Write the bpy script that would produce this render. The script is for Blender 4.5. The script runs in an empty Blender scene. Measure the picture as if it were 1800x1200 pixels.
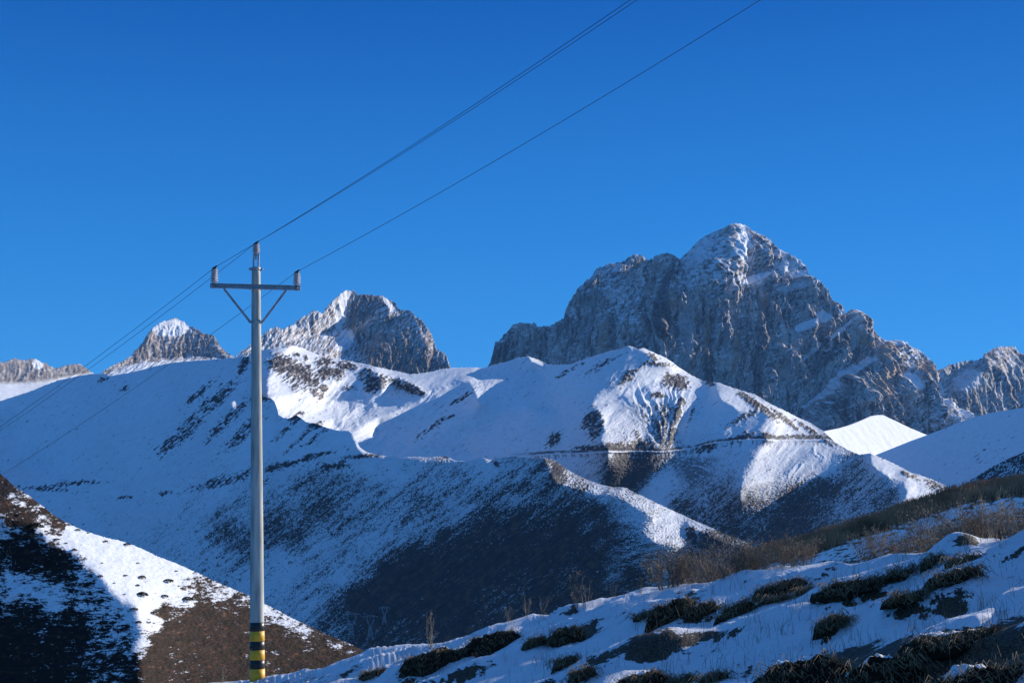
import bpy, math, random
import numpy as np
C = bpy.context
R = math.radians
rnd = random.Random(7)
rng = np.random.default_rng(11)

# ------------------------------------------------------------------ camera, sky, sun, exposure
PITCH = R(8.0)
FPX = 2500.0                      # focal length in photo pixels (1800 wide)
SUN_AZ, SUN_EL = R(55.0), R(20.0)  # azimuth measured from +Y (view direction) towards +X
SUN = np.array([math.sin(SUN_AZ)*math.cos(SUN_EL), math.cos(SUN_AZ)*math.cos(SUN_EL), math.sin(SUN_EL)])

cam_d = bpy.data.cameras.new("camera")
cam = bpy.data.objects.new("camera", cam_d)
C.scene.collection.objects.link(cam)
cam_d.sensor_fit = 'HORIZONTAL'
cam_d.sensor_width = 36.0
cam_d.lens = 36.0*FPX/1800.0
cam_d.clip_start = 0.3
cam_d.clip_end = 80000
cam.location = (0, 0, 0)
cam.rotation_euler = (R(90)+PITCH, 0, 0)
C.scene.camera = cam

world = bpy.data.worlds.new("World")
C.scene.world = world
world.use_nodes = True
wn, wl = world.node_tree.nodes, world.node_tree.links
wn.clear()
w_out = wn.new('ShaderNodeOutputWorld')
w_bg = wn.new('ShaderNodeBackground')
w_sky = wn.new('ShaderNodeTexSky')
w_sky.sky_type = 'NISHITA'
w_sky.sun_disc = False
w_sky.sun_elevation = SUN_EL
w_sky.sun_rotation = SUN_AZ
w_sky.altitude = 4000
w_sky.air_density = 1.0
w_sky.dust_density = 0.0
w_sky.ozone_density = 2.0
w_sky.dust_density = 0.0
w_tc = wn.new('ShaderNodeTexCoord'); w_xyz = wn.new('ShaderNodeSeparateXYZ')
wl.new(w_tc.outputs['Generated'], w_xyz.inputs[0])
w_rmp = wn.new('ShaderNodeValToRGB')                 # deep high-altitude blue, paler towards the horizon; unseen zenith brightened to fill shade
wl.new(w_xyz.outputs['Z'], w_rmp.inputs[0])
SKY_STOPS = [(0.0, (0.070, 0.300, 0.62)), (0.10, (0.032, 0.232, 0.590)), (0.22, (0.013, 0.160, 0.500)), (0.37, (0.0005, 0.070, 0.340)), (0.60, (0.045, 0.145, 0.38)), (1.0, (0.060, 0.150, 0.36))]
el_ = w_rmp.color_ramp.elements
el_[0].position, el_[0].color = SKY_STOPS[0][0], (*SKY_STOPS[0][1], 1)
el_[1].position, el_[1].color = SKY_STOPS[-1][0], (*SKY_STOPS[-1][1], 1)
for p_, c_ in SKY_STOPS[1:-1]:
    e_ = el_.new(p_); e_.color = (*c_, 1)
w_sc = wn.new('ShaderNodeMix'); w_sc.data_type = 'RGBA'; w_sc.blend_type = 'MULTIPLY'; w_sc.inputs[0].default_value = 1.0
w_sc.inputs[7].default_value = (1/0.15, 1/0.15, 1/0.15, 1)
wl.new(w_rmp.outputs[0], w_sc.inputs[6])
w_m2 = wn.new('ShaderNodeMix'); w_m2.data_type = 'RGBA'; w_m2.blend_type = 'MULTIPLY'; w_m2.inputs[0].default_value = 1.0
w_m2.inputs[7].default_value = (0.13, 0.52, 0.86, 1)
wl.new(w_sky.outputs[0], w_m2.inputs[6])
w_mix = wn.new('ShaderNodeMix'); w_mix.data_type = 'RGBA'; w_mix.inputs[0].default_value = 0.78
wl.new(w_m2.outputs[2], w_mix.inputs[6]); wl.new(w_sc.outputs[2], w_mix.inputs[7])
wl.new(w_mix.outputs[2], w_bg.inputs[0])
w_bg.inputs[1].default_value = 0.15
wl.new(w_bg.outputs[0], w_out.inputs[0])

sun_d = bpy.data.lights.new("sun", 'SUN')
sun_d.energy = 5.0
sun_d.angle = R(0.5)
sun_d.color = (1.0, 0.93, 0.84)
sun = bpy.data.objects.new("sun", sun_d)
C.scene.collection.objects.link(sun)
from mathutils import Vector, Matrix
sun.rotation_euler = Vector(SUN).to_track_quat('Z', 'Y').to_euler()
sun.location = (60, 40, 60)

vs = C.scene.view_settings
vs.view_transform = 'Standard'; vs.look = 'None'; vs.exposure = 0.4; vs.gamma = 1.0

# ------------------------------------------------------------------ helpers
CP, SP = math.cos(PITCH), math.sin(PITCH)
def ab(px, py):
    """photo pixel -> direction (a, 1, b)"""
    xc = (np.asarray(px, float)-900)/FPX; yc = (600-np.asarray(py, float))/FPX
    den = CP-yc*SP
    return xc/den, (SP+yc*CP)/den
def ab2px(a, b):
    yc = (b*CP-SP)/(CP+b*SP); den = CP-yc*SP
    return 900+FPX*a*den, 600-FPX*yc
def pt(px, py, d):
    a, b = ab(px, py); return np.array([float(a)*d, d, float(b)*d])

_perm = np.random.default_rng(5).permutation(4096).astype(np.int64)
_ang = np.random.default_rng(6).random(4096)*2*np.pi
_gx, _gy = np.cos(_ang), np.sin(_ang)
def pn(x, y, seed=0):
    x = np.asarray(x, float)+seed*17.31; y = np.asarray(y, float)+seed*9.73
    xi = np.floor(x).astype(np.int64); yi = np.floor(y).astype(np.int64)
    xf, yf = x-xi, y-yi
    u = xf*xf*xf*(xf*(xf*6-15)+10); v = yf*yf*yf*(yf*(yf*6-15)+10)
    def g(ix, iy, dx, dy):
        h = _perm[(_perm[ix & 4095]+iy) & 4095]
        return _gx[h]*dx+_gy[h]*dy
    a = g(xi, yi, xf, yf); b = g(xi+1, yi, xf-1, yf)
    c = g(xi, yi+1, xf, yf-1); d = g(xi+1, yi+1, xf-1, yf-1)
    return 1.41*((a+(b-a)*u)*(1-v)+(c+(d-c)*u)*v)
def fbm(x, y, o=4, seed=0, gain=0.5):
    s = 0; amp = 1.0; t = 0
    for i in range(o):
        s = s+amp*pn(x*2**i, y*2**i, seed+i*3.7); t += amp; amp *= gain
    return s/t
def ridged(x, y, o=4, seed=0, gain=0.55):
    s = 0; amp = 1.0; t = 0
    for i in range(o):
        s = s+amp*(1-2*np.abs(pn(x*2**i, y*2**i, seed+i*5.1))); t += amp; amp *= gain
    return s/t
def sm(e0, e1, x):
    t = np.clip((x-e0)/(e1-e0), 0, 1); return t*t*(3-2*t)
def rot(x, y, deg):
    """coordinates along / across a streak that climbs to the right by deg in the picture"""
    c, s = math.cos(R(deg)), math.sin(R(deg))
    return x*c-y*s, x*s+y*c
def inpoly(x, y, poly):
    ins = np.zeros(np.shape(x), bool)
    n = len(poly); j = n-1
    for i in range(n):
        xi, yi = poly[i]; xj, yj = poly[j]
        if yi != yj:
            ins ^= ((yi > y) != (yj > y)) & (x < (xj-xi)*(y-yi)/(yj-yi)+xi)
        j = i
    return ins
def blur(a, r):
    if r < 1: return a
    for ax in (0, 1):
        for _ in range(2):
            p = np.pad(a, [(r+1, r) if k == ax else (0, 0) for k in range(a.ndim)], mode='edge')
            c = np.cumsum(p, axis=ax)
            n = a.shape[ax]
            hi = np.take(c, np.arange(2*r+1, 2*r+1+n), axis=ax); lo = np.take(c, np.arange(0, n), axis=ax)
            a = (hi-lo)/(2*r+1)
    return a
def idw(x, y, pts, p=2.4, eps=12.0):
    num = 0; den = 0
    for (cx, cy, v) in pts:
        w = ((x-cx)**2+(y-cy)**2+eps**2)**(-p/2)
        num = num+w*v; den = den+w
    return num/den
def blob(x, y, cx, cy, rx, ry, ang=0.0):
    """soft ellipse, long axis rx climbs right by ang"""
    u, v = rot(x-cx, y-cy, ang)
    return np.exp(-((u/rx)**2+(v/ry)**2)**1.5)
def nrm(v):
    return v/np.maximum(np.linalg.norm(v, axis=-1, keepdims=True), 1e-9)

def poisson(gx, gy, hx, hy):
    """least-squares height whose x/y gradients are gx, gy on a regular grid (Neumann, by cosine transform)"""
    ny, nx = gx.shape
    fx = (gx[:, 1:]+gx[:, :-1])*0.5; fy = (gy[1:]+gy[:-1])*0.5
    d = np.zeros((ny, nx))
    d[:, :-1] += fx/hx; d[:, 1:] -= fx/hx
    d[:-1] += fy/hy; d[1:] -= fy/hy
    m = np.concatenate([d, d[:, ::-1]], 1); m = np.concatenate([m, m[::-1]], 0)
    F = np.fft.rfft2(m)
    kx = np.arange(F.shape[1])*np.pi/nx; ky = np.fft.fftfreq(2*ny)*2*np.pi
    lam = (2*np.cos(kx)[None, :]-2)/hx**2+(2*np.cos(ky)[:, None]-2)/hy**2
    lam[0, 0] = 1; F = F/lam; F[0, 0] = 0
    return np.fft.irfft2(F, s=m.shape)[:ny, :nx]

# target facing of the ground: (unit normal, sunlight it should get)
KIND = {
    'shade': ((-0.46, -0.48, 0.75), -0.10),
    'shadesteep': ((-0.62, -0.62, 0.48), -0.3),
    'soft': ((-0.25, -0.45, 0.86), -0.04),
    'lit': ((0.50, -0.36, 0.79), 0.52),
    'dim': ((0.32, -0.42, 0.85), 0.36),
    'cliff': ((-0.30, -0.86, 0.42), -0.2),
    'graze': ((0.38, -0.75, 0.54), 0.07),
    'grazeshade': ((0.44, -0.76, 0.48), -0.044),
    'litface': ((0.58, -0.50, 0.64), 0.46),
    'litcliff': ((0.66, -0.60, 0.46), 0.42),
}
def solve_relief(x0, x1, y0, y1, step, default, polys, iters=40, warp=5.0, seed=1, soft=1):
    """depth relief of one mountain (log depth on a regular grid of directions): its faces are turned so
    that the sun lights or misses them as traced"""
    a0, bt = ab(x0, y0); a1, _ = ab(x1, y0); _, bb = ab(900, y1)
    h = step/FPX
    A = np.arange(float(a0), float(a1)+h, h); B = np.arange(float(bb), float(bt)+h, h)
    AA, BB = np.meshgrid(A, B)
    px, py = ab2px(AA, BB)
    wx = px+warp*fbm(px/28, py/28, 3, seed); wy = py+warp*fbm(px/28, py/28, 3, seed+9)
    N0 = np.zeros(AA.shape+(3,)); T = np.zeros(AA.shape)
    n, t = KIND[default]; N0[:] = n; T[:] = t
    for k, poly in polys:
        m = inpoly(wx, wy, poly)
        n, t = KIND[k]; N0[m] = n; T[m] = t
    N0 = nrm(blur(N0, soft)); T = blur(T, soft-1); lit = T > 0.2
    rr = np.stack([AA, np.ones_like(AA), BB], -1)
    n = N0.copy()
    for it in range(iters):
        nr = (n*rr).sum(-1)
        bad = nr > -0.22
        n = n-np.where(bad, (nr+0.24), 0)[..., None]*rr
        n = nrm(n)
        nr = np.minimum((n*rr).sum(-1), -0.1)
        k = -1/nr
        rho = poisson(n[..., 0]*k, n[..., 2]*k, h, h)
        ry, rx = np.gradient(rho, h)
        m = nrm(np.stack([rx, -1-AA*rx-BB*ry, ry], -1))
        if it == iters-1: break
        S = m@SUN
        fix = np.where(lit, np.maximum(T-S, 0), np.where(T > -0.045, T-S, np.minimum(T-S, 0)))
        n = m+1.25*fix[..., None]*SUN+0.10*(N0-m)
        n[..., 2] = np.maximum(n[..., 2], 0.16)
        n = nrm(n)
    S = m@SUN
    return dict(A=A, B=B, rho=rho, h=h, err=float(((S > 0.15) != lit).mean()))
def sample(rel, a, b):
    fx = np.clip((a-rel['A'][0])/rel['h'], 0, len(rel['A'])-1.001); fy = np.clip((b-rel['B'][0])/rel['h'], 0, len(rel['B'])-1.001)
    i = fx.astype(int); j = fy.astype(int); u = fx-i; v = fy-j; g = rel['rho']
    return (g[j, i]*(1-u)+g[j, i+1]*u)*(1-v)+(g[j+1, i]*(1-u)+g[j+1, i+1]*u)*v

# ------------------------------------------------------------------ materials
def mat_new(name):
    m = bpy.data.materials.new(name); m.use_nodes = True
    nt = m.node_tree; nt.nodes.clear()
    o = nt.nodes.new('ShaderNodeOutputMaterial'); p = nt.nodes.new('ShaderNodeBsdfPrincipled')
    nt.links.new(p.outputs[0], o.inputs[0])
    return m, nt, p
def terrain_mat(name, bump_scale, bump_dist, var=0.12, rough=0.8, strength=0.6, spec=0.2):
    m, nt, p = mat_new(name)
    at = nt.nodes.new('ShaderNodeAttribute'); at.attribute_name = 'Col'
    tc = nt.nodes.new('ShaderNodeTexCoord')
    n1 = nt.nodes.new('ShaderNodeTexNoise'); n1.inputs['Scale'].default_value = bump_scale; n1.inputs['Detail'].default_value = 6
    n1.inputs['Roughness'].default_value = 0.65
    nt.links.new(tc.outputs['Object'], n1.inputs['Vector'])
    mr = nt.nodes.new('ShaderNodeMapRange')
    mr.inputs['From Min'].default_value = 0.3; mr.inputs['From Max'].default_value = 0.7
    mr.inputs['To Min'].default_value = 1-var; mr.inputs['To Max'].default_value = 1+var*0.6
    nt.links.new(n1.outputs[0], mr.inputs['Value'])
    mx = nt.nodes.new('ShaderNodeMix'); mx.data_type = 'RGBA'; mx.blend_type = 'MULTIPLY'; mx.inputs[0].default_value = 1
    nt.links.new(at.outputs['Color'], mx.inputs[6]); nt.links.new(mr.outputs[0], mx.inputs[7])
    nt.links.new(mx.outputs[2], p.inputs['Base Color'])
    bp = nt.nodes.new('ShaderNodeBump'); bp.inputs['Strength'].default_value = strength; bp.inputs['Distance'].default_value = bump_dist
    nt.links.new(n1.outputs[0], bp.inputs['Height']); nt.links.new(bp.outputs[0], p.inputs['Normal'])
    p.inputs['Roughness'].default_value = rough
    p.inputs['Specular IOR Level'].default_value = spec
    return m
def plain_mat(name, col, rough=0.7, metal=0.0, nscale=8.0, var=0.15, bump=0.0, stretch=(1, 1, 1), col2=None):
    m, nt, p = mat_new(name)
    tc = nt.nodes.new('ShaderNodeTexCoord'); mp = nt.nodes.new('ShaderNodeMapping'); mp.inputs['Scale'].default_value = stretch
    nz = nt.nodes.new('ShaderNodeTexNoise'); nz.inputs['Scale'].default_value = nscale; nz.inputs['Detail'].default_value = 5
    nt.links.new(tc.outputs['Object'], mp.inputs[0]); nt.links.new(mp.outputs[0], nz.inputs['Vector'])
    mx = nt.nodes.new('ShaderNodeMix'); mx.data_type = 'RGBA'
    mr = nt.nodes.new('ShaderNodeMapRange'); mr.inputs['From Min'].default_value = 0.3; mr.inputs['From Max'].default_value = 0.7
    nt.links.new(nz.outputs[0], mr.inputs['Value']); nt.links.new(mr.outputs[0], mx.inputs[0])
    c2 = col2 or tuple(c*(1-2*var) for c in col)
    mx.inputs[6].default_value = (*[c*(1+var*0.5) for c in col], 1); mx.inputs[7].default_value = (*c2, 1)
    nt.links.new(mx.outputs[2], p.inputs['Base Color'])
    p.inputs['Roughness'].default_value = rough; p.inputs['Metallic'].default_value = metal
    if bump:
        bp = nt.nodes.new('ShaderNodeBump'); bp.inputs['Distance'].default_value = bump; bp.inputs['Strength'].default_value = 0.7
        nt.links.new(nz.outputs[0], bp.inputs['Height']); nt.links.new(bp.outputs[0], p.inputs['Normal'])
    return m

M_FAR = terrain_mat('far_mountain_rock', 0.02, 12.0, 0.18, strength=0.35)
M_MID = terrain_mat('mountain_snow', 0.06, 2.0, 0.10)
M_HILL = terrain_mat('hillside_snow_and_scrub', 0.8, 0.25, 0.12)
def ground_mat():
    """snow over turf: the attribute says how thin the snow lies, 3-D noise breaks it up"""
    m, nt, p = mat_new('snowy_turf'); N, L = nt.nodes, nt.links
    at = N.new('ShaderNodeAttribute'); at.attribute_name = 'Col'
    tc = N.new('ShaderNodeTexCoord')
    def noise(sc, det, ro=0.6):
        n_ = N.new('ShaderNodeTexNoise'); n_.inputs['Scale'].default_value = sc; n_.inputs['Detail'].default_value = det; n_.inputs['Roughness'].default_value = ro
        L.new(tc.outputs['Object'], n_.inputs['Vector']); return n_.outputs[0]
    def rng_(v, a, b, c=0., d=1.):
        r = N.new('ShaderNodeMapRange'); r.inputs['From Min'].default_value = a; r.inputs['From Max'].default_value = b; r.inputs['To Min'].default_value = c; r.inputs['To Max'].default_value = d
        L.new(v, r.inputs['Value']); return r.outputs[0]
    def mat_(op, a, b):
        q_ = N.new('ShaderNodeMath'); q_.operation = op
        for i, v in enumerate((a, b)):
            if isinstance(v, float): q_.inputs[i].default_value = v
            else: L.new(v, q_.inputs[i])
        return q_.outputs[0]
    def mix_(f, a, b):
        q_ = N.new('ShaderNodeMix'); q_.data_type = 'RGBA'; L.new(f, q_.inputs[0])
        for i, v in ((6, a), (7, b)):
            if isinstance(v, tuple): q_.inputs[i].default_value = (*v, 1)
            else: L.new(v, q_.inputs[i])
        return q_.outputs[2]
    n1 = noise(2.6, 8, 0.72); n2 = noise(14, 6, 0.7); n3 = noise(60, 4)
    bare = mat_('ADD', at.outputs['Fac'], rng_(n1, 0.3, 0.7, -0.42, 0.50))
    bare = mat_('ADD', bare, rng_(n2, 0.3, 0.7, -0.16, 0.16))
    f = rng_(bare, 0.56, 0.62)
    turf = mix_(rng_(n2, 0.42, 0.62), (.014, .010, .007), (.055, .038, .020))
    turf = mix_(rng_(n3, 0.5, 0.62), turf, (.12, .085, .045))
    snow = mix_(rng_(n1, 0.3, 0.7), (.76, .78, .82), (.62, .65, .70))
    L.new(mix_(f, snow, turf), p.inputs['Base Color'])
    h = mat_('ADD', mat_('MULTIPLY', n2, 0.5), mat_('MULTIPLY', n3, 0.35)); h = mat_('SUBTRACT', h, mat_('MULTIPLY', f, 0.8))
    bp = N.new('ShaderNodeBump'); bp.inputs['Distance'].default_value = 0.04; bp.inputs['Strength'].default_value = 0.7
    L.new(h, bp.inputs['Height']); L.new(bp.outputs[0], p.inputs['Normal'])
    p.inputs['Roughness'].default_value = 0.6; p.inputs['Specular IOR Level'].default_value = 0.3
    return m
M_GROUND = ground_mat()

SNOW = np.array([0.84, 0.86, 0.89]); ROCK = np.array([0.52, 0.44, 0.385]); DARKROCK = np.array([0.050, 0.044, 0.048])
ORANGE = np.array([0.46, 0.30, 0.20]); SCRUB = np.array([0.024, 0.018, 0.016]); BROWN = np.array([0.115, 0.06, 0.032])
def mixc(c, d, f):
    return c+(d-c)*np.clip(f, 0, 1)[..., None]

# ------------------------------------------------------------------ objects
def link(o, parent=None):
    C.scene.collection.objects.link(o)
    if parent is not None: o.parent = parent
    return o
def tag(o, label=None, cat=None, group=None, kind=None):
    if label: o['label'] = label
    if cat: o['category'] = cat
    if group: o['group'] = group
    if kind: o['kind'] = kind
    return o
def empty(name, loc=(0, 0, 0)):
    o = bpy.data.objects.new(name, None); o.location = loc; o.empty_display_size = 0.3
    return link(o)
def mesh_arrays(name, V, F, mat, col=None, parent=None, smooth=True):
    """V (n,3); F (m,3|4) int array"""
    V = np.asarray(V, np.float32); F = np.asarray(F, np.int32)
    me = bpy.data.meshes.new(name); k = F.shape[1]
    me.vertices.add(len(V)); me.vertices.foreach_set('co', V.ravel())
    me.loops.add(F.size); me.loops.foreach_set('vertex_index', F.ravel())
    me.polygons.add(len(F)); me.polygons.foreach_set('loop_start', np.arange(0, F.size, k, dtype=np.int32))
    try: me.polygons.foreach_set('loop_total', np.full(len(F), k, dtype=np.int32))
    except Exception: pass
    me.polygons.foreach_set('use_smooth', np.full(len(F), smooth))
    me.update(calc_edges=True)
    if col is not None:
        at = me.color_attributes.new('Col', 'FLOAT_COLOR', 'POINT')
        cc = np.ones((len(V), 4), np.float32); cc[:, :3] = np.clip(col, 0.005, 0.95)
        at.data.foreach_set('color', cc.ravel())
    me.materials.append(mat)
    return link(bpy.data.objects.new(name, me), parent)
def grid_faces(nr, nc):
    i = np.arange(nr*nc).reshape(nr, nc)
    return np.stack([i[:-1, :-1], i[:-1, 1:], i[1:, 1:], i[1:, :-1]], -1).reshape(-1, 4)
def normals(P):
    du = np.gradient(P, axis=1); dv = np.gradient(P, axis=0)
    return nrm(np.cross(du, dv))

def build_layer(name, top, bottom, rel, d0, anchor, step, colour, disp=None, mat=None, jag=(0, 30), seed=3, skirt=1.0):
    top = np.array(top, float); bottom = np.array(bottom, float)
    xs = np.arange(top[0, 0], top[-1, 0]+step, step)
    yt = np.interp(xs, top[:, 0], top[:, 1]); yb = np.interp(xs, bottom[:, 0], bottom[:, 1])
    if jag[0]:
        jk = jag[0]*(np.interp(xs, *jag[2]) if len(jag) > 2 else 1.0)
        yt = yt+jk*(-ridged(xs/jag[1], xs*0+.37, 5, seed, 0.75)*0.9+0.1)+jk*0.9*pn(xs/2.6, xs*0+.21, seed)
    yb = np.maximum(yb, yt+6)
    nr = int(max(20, (yb-yt).max()/step)); t = np.linspace(0, 1, nr)[:, None]
    px = np.broadcast_to(xs, (nr, len(xs))); py = yb+(yt-yb)*t          # row 0 = bottom
    a, b = ab(px, py)
    aa, ba = ab(anchor[0], anchor[1])
    off = math.log(d0)-float(sample(rel, np.array([[float(aa)]]), np.array([[float(ba)]]))[0, 0])
    d = np.exp(sample(rel, a, b)+off)
    P = np.stack([a*d, d, b*d], -1)
    n = normals(P)
    if disp is not None:
        fade = np.minimum(1, (1-t)*nr*step/14.0+0.12)
        dv = blur(n, 9)*(np.array([1, 1, 0.12]) if mat is M_FAR else 1.0)
        P = P+nrm(dv)*(disp(px, py, P, n)*fade)[..., None]
        n = normals(P)
    col = colour(px, py, P, n)
    # far side of the mountain, falling away behind the crest
    K = 14; back = []
    dm = float(np.median(d[-1])); L = dm*0.22*skirt
    for k in range(1, K+1):
        s = (k/K)**1.5*L
        q = P[-1].copy(); q[:, 1] += s; q[:, 0] += s*0.1
        q[:, 2] -= 0.75*s+0.02*L*fbm(q[:, 0]/(0.1*L), q[:, 1]/(0.1*L), 3, seed)*min(1, k/4)
        back.append(q)
    foot = P[0].copy(); foot[:, 2] -= dm*0.06; foot[:, 1] -= dm*0.01
    allP = np.concatenate([foot[None], P, np.array(back)], 0)
    bare = mixc(SCRUB*1.6+np.zeros((K, len(xs), 3)), BROWN, sm(-.3, .4, fbm(xs[None]/9, np.arange(K)[:, None]/2.0, 3, 3)))  # unseen far side coloured dark to cut light bounced onto shaded faces
    kb = np.clip(np.arange(K)/2.0, 0, 1)[:, None, None]
    cb = col[-1][None]*(1-kb)+bare*kb
    allC = np.concatenate([col[:1], col, cb], 0)
    o = mesh_arrays(name, allP.reshape(-1, 3), grid_faces(*allP.shape[:2]), mat or M_MID, allC.reshape(-1, 3))
    tag(o, kind='structure')
    print(name, 'verts', allP.shape[0]*allP.shape[1], 'depth %.0f..%.0f' % (d.min(), d.max()), 'err', round(rel['err'], 3))
    return dict(rel=rel, off=off, obj=o)
def surf(layer, px, py):
    a, b = ab(px, py)
    d = np.exp(sample(layer['rel'], a, b)+layer['off'])
    return np.stack([a*d, d, b*d], -1)

exec_layers = True
def rockface(px, py, P, n, seed, snowy=0.0, orange=0.6):
    c = ROCK*1.05+np.zeros(px.shape+(3,))
    c = c*np.clip(1+1.15*fbm(px/34, py/70, 5, seed+31, .62), .45, 1.7)[..., None]
    w = 8*fbm(px/50, py/50, 3, seed+1)
    c = mixc(c, ORANGE*0.85, orange*sm(0.08, 0.5, fbm((px+w)/13, py/70, 4, seed)))
    c = mixc(c, DARKROCK*1.1, 0.8*sm(0.0, 0.35, fbm((px+w)/6, py/60, 5, seed+8, .65)+0.5*fbm(px/40, py/60, 3, seed+9)))
    c = mixc(c, np.array([.42, .41, .40]), 0.7*sm(0.08, 0.45, fbm((px-w)/7, py/55, 4, seed+21)))
    for q_, (la, lb) in enumerate(((9, 60), (16, 90), (5, 26))):
        ck = np.abs(fbm((px+w*1.5)/la+.004*py, py/lb, 4, seed+41+q_, .6))
        c = mixc(c, DARKROCK*1.2, (0.85, .9, .6)[q_]*sm(0.035, 0.012, ck))
    x9, y9 = rot(px, py, -14)
    c = mixc(c, DARKROCK*1.6, 0.5*sm(0.05, 0.01, np.abs(fbm(x9/40, y9/10, 4, seed+47, .6))))
    x1, y1 = rot(px, py, 28)
    s = fbm(x1/15, y1/3.2, 4, seed+3)+0.25*(n[..., 2]-0.4)+snowy
    return mixc(c, SNOW, 0.75*sm(0.16, 0.36, s))
# ================================================================== FAR RIDGE (far left)
T0 = [(-200, 650), (-100, 632), (0, 637), (12, 636), (25, 631), (45, 634), (60, 630), (70, 637), (80, 640), (92, 646), (104, 648), (112, 644), (128, 641), (140, 640), (150, 645), (160, 655), (182, 664), (260, 700)]
rel = solve_relief(-220, 280, 600, 760, 3, 'grazeshade', [
    ('lit', [(-220, 672), (0, 673), (60, 673), (100, 667), (128, 659), (160, 655), (280, 700), (280, 760), (-220, 760)])])
def col0(px, py, P, n):
    foot = sm(-4, 4, py-np.interp(px, [-220, 0, 60, 100, 128, 160, 280], [672, 674, 673, 667, 660, 655, 668])+2*fbm(px/9, py/9, 3, 4))
    c = ROCK*0.5+np.zeros(px.shape+(3,))
    c = mixc(c, ORANGE*0.5, 0.5*sm(0.1, 0.5, fbm(px/14, py/20, 3, 8)))
    s = sm(0.05, 0.25, fbm(px/7, py/5, 4, 2)+0.25*n[..., 2]-0.05)
    c = mixc(c, SNOW, 0.30*s)
    c = mixc(c, SNOW, 0.9*sm(0.3, 0.6, blob(px, py, 66, 640, 10, 10, 60)+0.3*fbm(px/3, py/3, 2, 5)))
    return mixc(c, SNOW, foot)
def disp_cliff(amp, lam, seed, amp2=0.35):
    def f(px, py, P, n):
        s = P[..., 1].mean()/FPX
        x, z = P[..., 0]/s, P[..., 2]/s
        w = 0.6*fbm(x/40, z/40, 3, seed+5)*40
        v = ridged((x+w*0.35)/lam, (z)/(lam*3.2), 5, seed, 0.6)
        q = fbm(x/(lam*0.7), z/(lam*1.9), 5, seed+2, 0.65)
        return amp*s*(v+amp2*2*q)
    return f
def disp_rock_foot(f, line, soft=0.1):
    def g(px, py, P, n):
        y = np.interp(px, [p[0] for p in line], [p[1] for p in line])
        return f(px, py, P, n)*(soft+(1-soft)*sm(4, -4, py-y))
    return g
L0 = build_layer('distant_ridge', T0, [(-200, 740), (260, 740)], rel, 14000, (60, 660), 1.3, col0,
                 disp_rock_foot(disp_cliff(4, 12, 21), [(-220, 668), (60, 668), (160, 652), (280, 690)]), M_FAR, (3.0, 14))

# ================================================================== SECOND PEAK (left)
T1 = [(165, 672), (182, 652), (200, 642), (217, 635), (230, 625), (240, 614), (250, 605), (257, 590), (268, 578), (282, 567), (292, 563), (300, 561), (310, 560), (320, 565), (330, 572), (342, 577), (350, 581), (357, 587), (375, 590), (380, 598), (385, 607), (392, 615), (400, 622), (412, 627), (440, 636), (480, 650)]
rel = solve_relief(150, 500, 540, 760, 2.5, 'grazeshade', [
    ('litcliff', [(255, 600), (262, 582), (282, 567), (300, 560), (312, 558), (325, 568), (338, 580), (322, 590), (300, 596), (285, 592), (268, 602)]),
    ('litcliff', [(378, 600), (386, 606), (400, 622), (412, 627), (440, 636), (440, 650), (405, 630), (385, 620)]),
    ('dim', [(182, 654), (217, 637), (260, 626), (300, 628), (380, 628), (420, 634), (420, 700), (180, 700)])])
def col1(px, py, P, n):
    c = rockface(px, py, P, n, 35, -0.15, 0.8)*0.8
    c = mixc(c, ORANGE*0.75, 0.7*sm(0.0, 0.5, fbm(px/10, py/26, 3, 8)))
    x1, y1 = rot(px, py, 10)
    ledge = sm(0.1, 0.3, fbm(x1/16, y1/4, 4, 3)+0.3*n[..., 2]-0.08)
    c = mixc(c, SNOW, 0.55*ledge)
    lit = blob(px, py, 300, 576, 34, 16, 0)
    c = mixc(c, SNOW, 0.95*sm(0.32, 0.5, lit+0.45*fbm(px/7, py/7, 4, 6)))
    low = sm(0, 18, py-np.interp(px, [180, 230, 280, 400, 440], [655, 634, 626, 622, 630]))
    return mixc(c, SNOW, sm(0.25, 0.5, low+0.45*fbm(px/10, py/4, 4, 12)-0.05))
L1 = build_layer('left_peak', T1, [(165, 720), (480, 720)], rel, 12000, (300, 610), 1.1, col1,
                 disp_cliff(3.4, 12, 31, 0.4), M_FAR, (2.6, 11))

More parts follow.
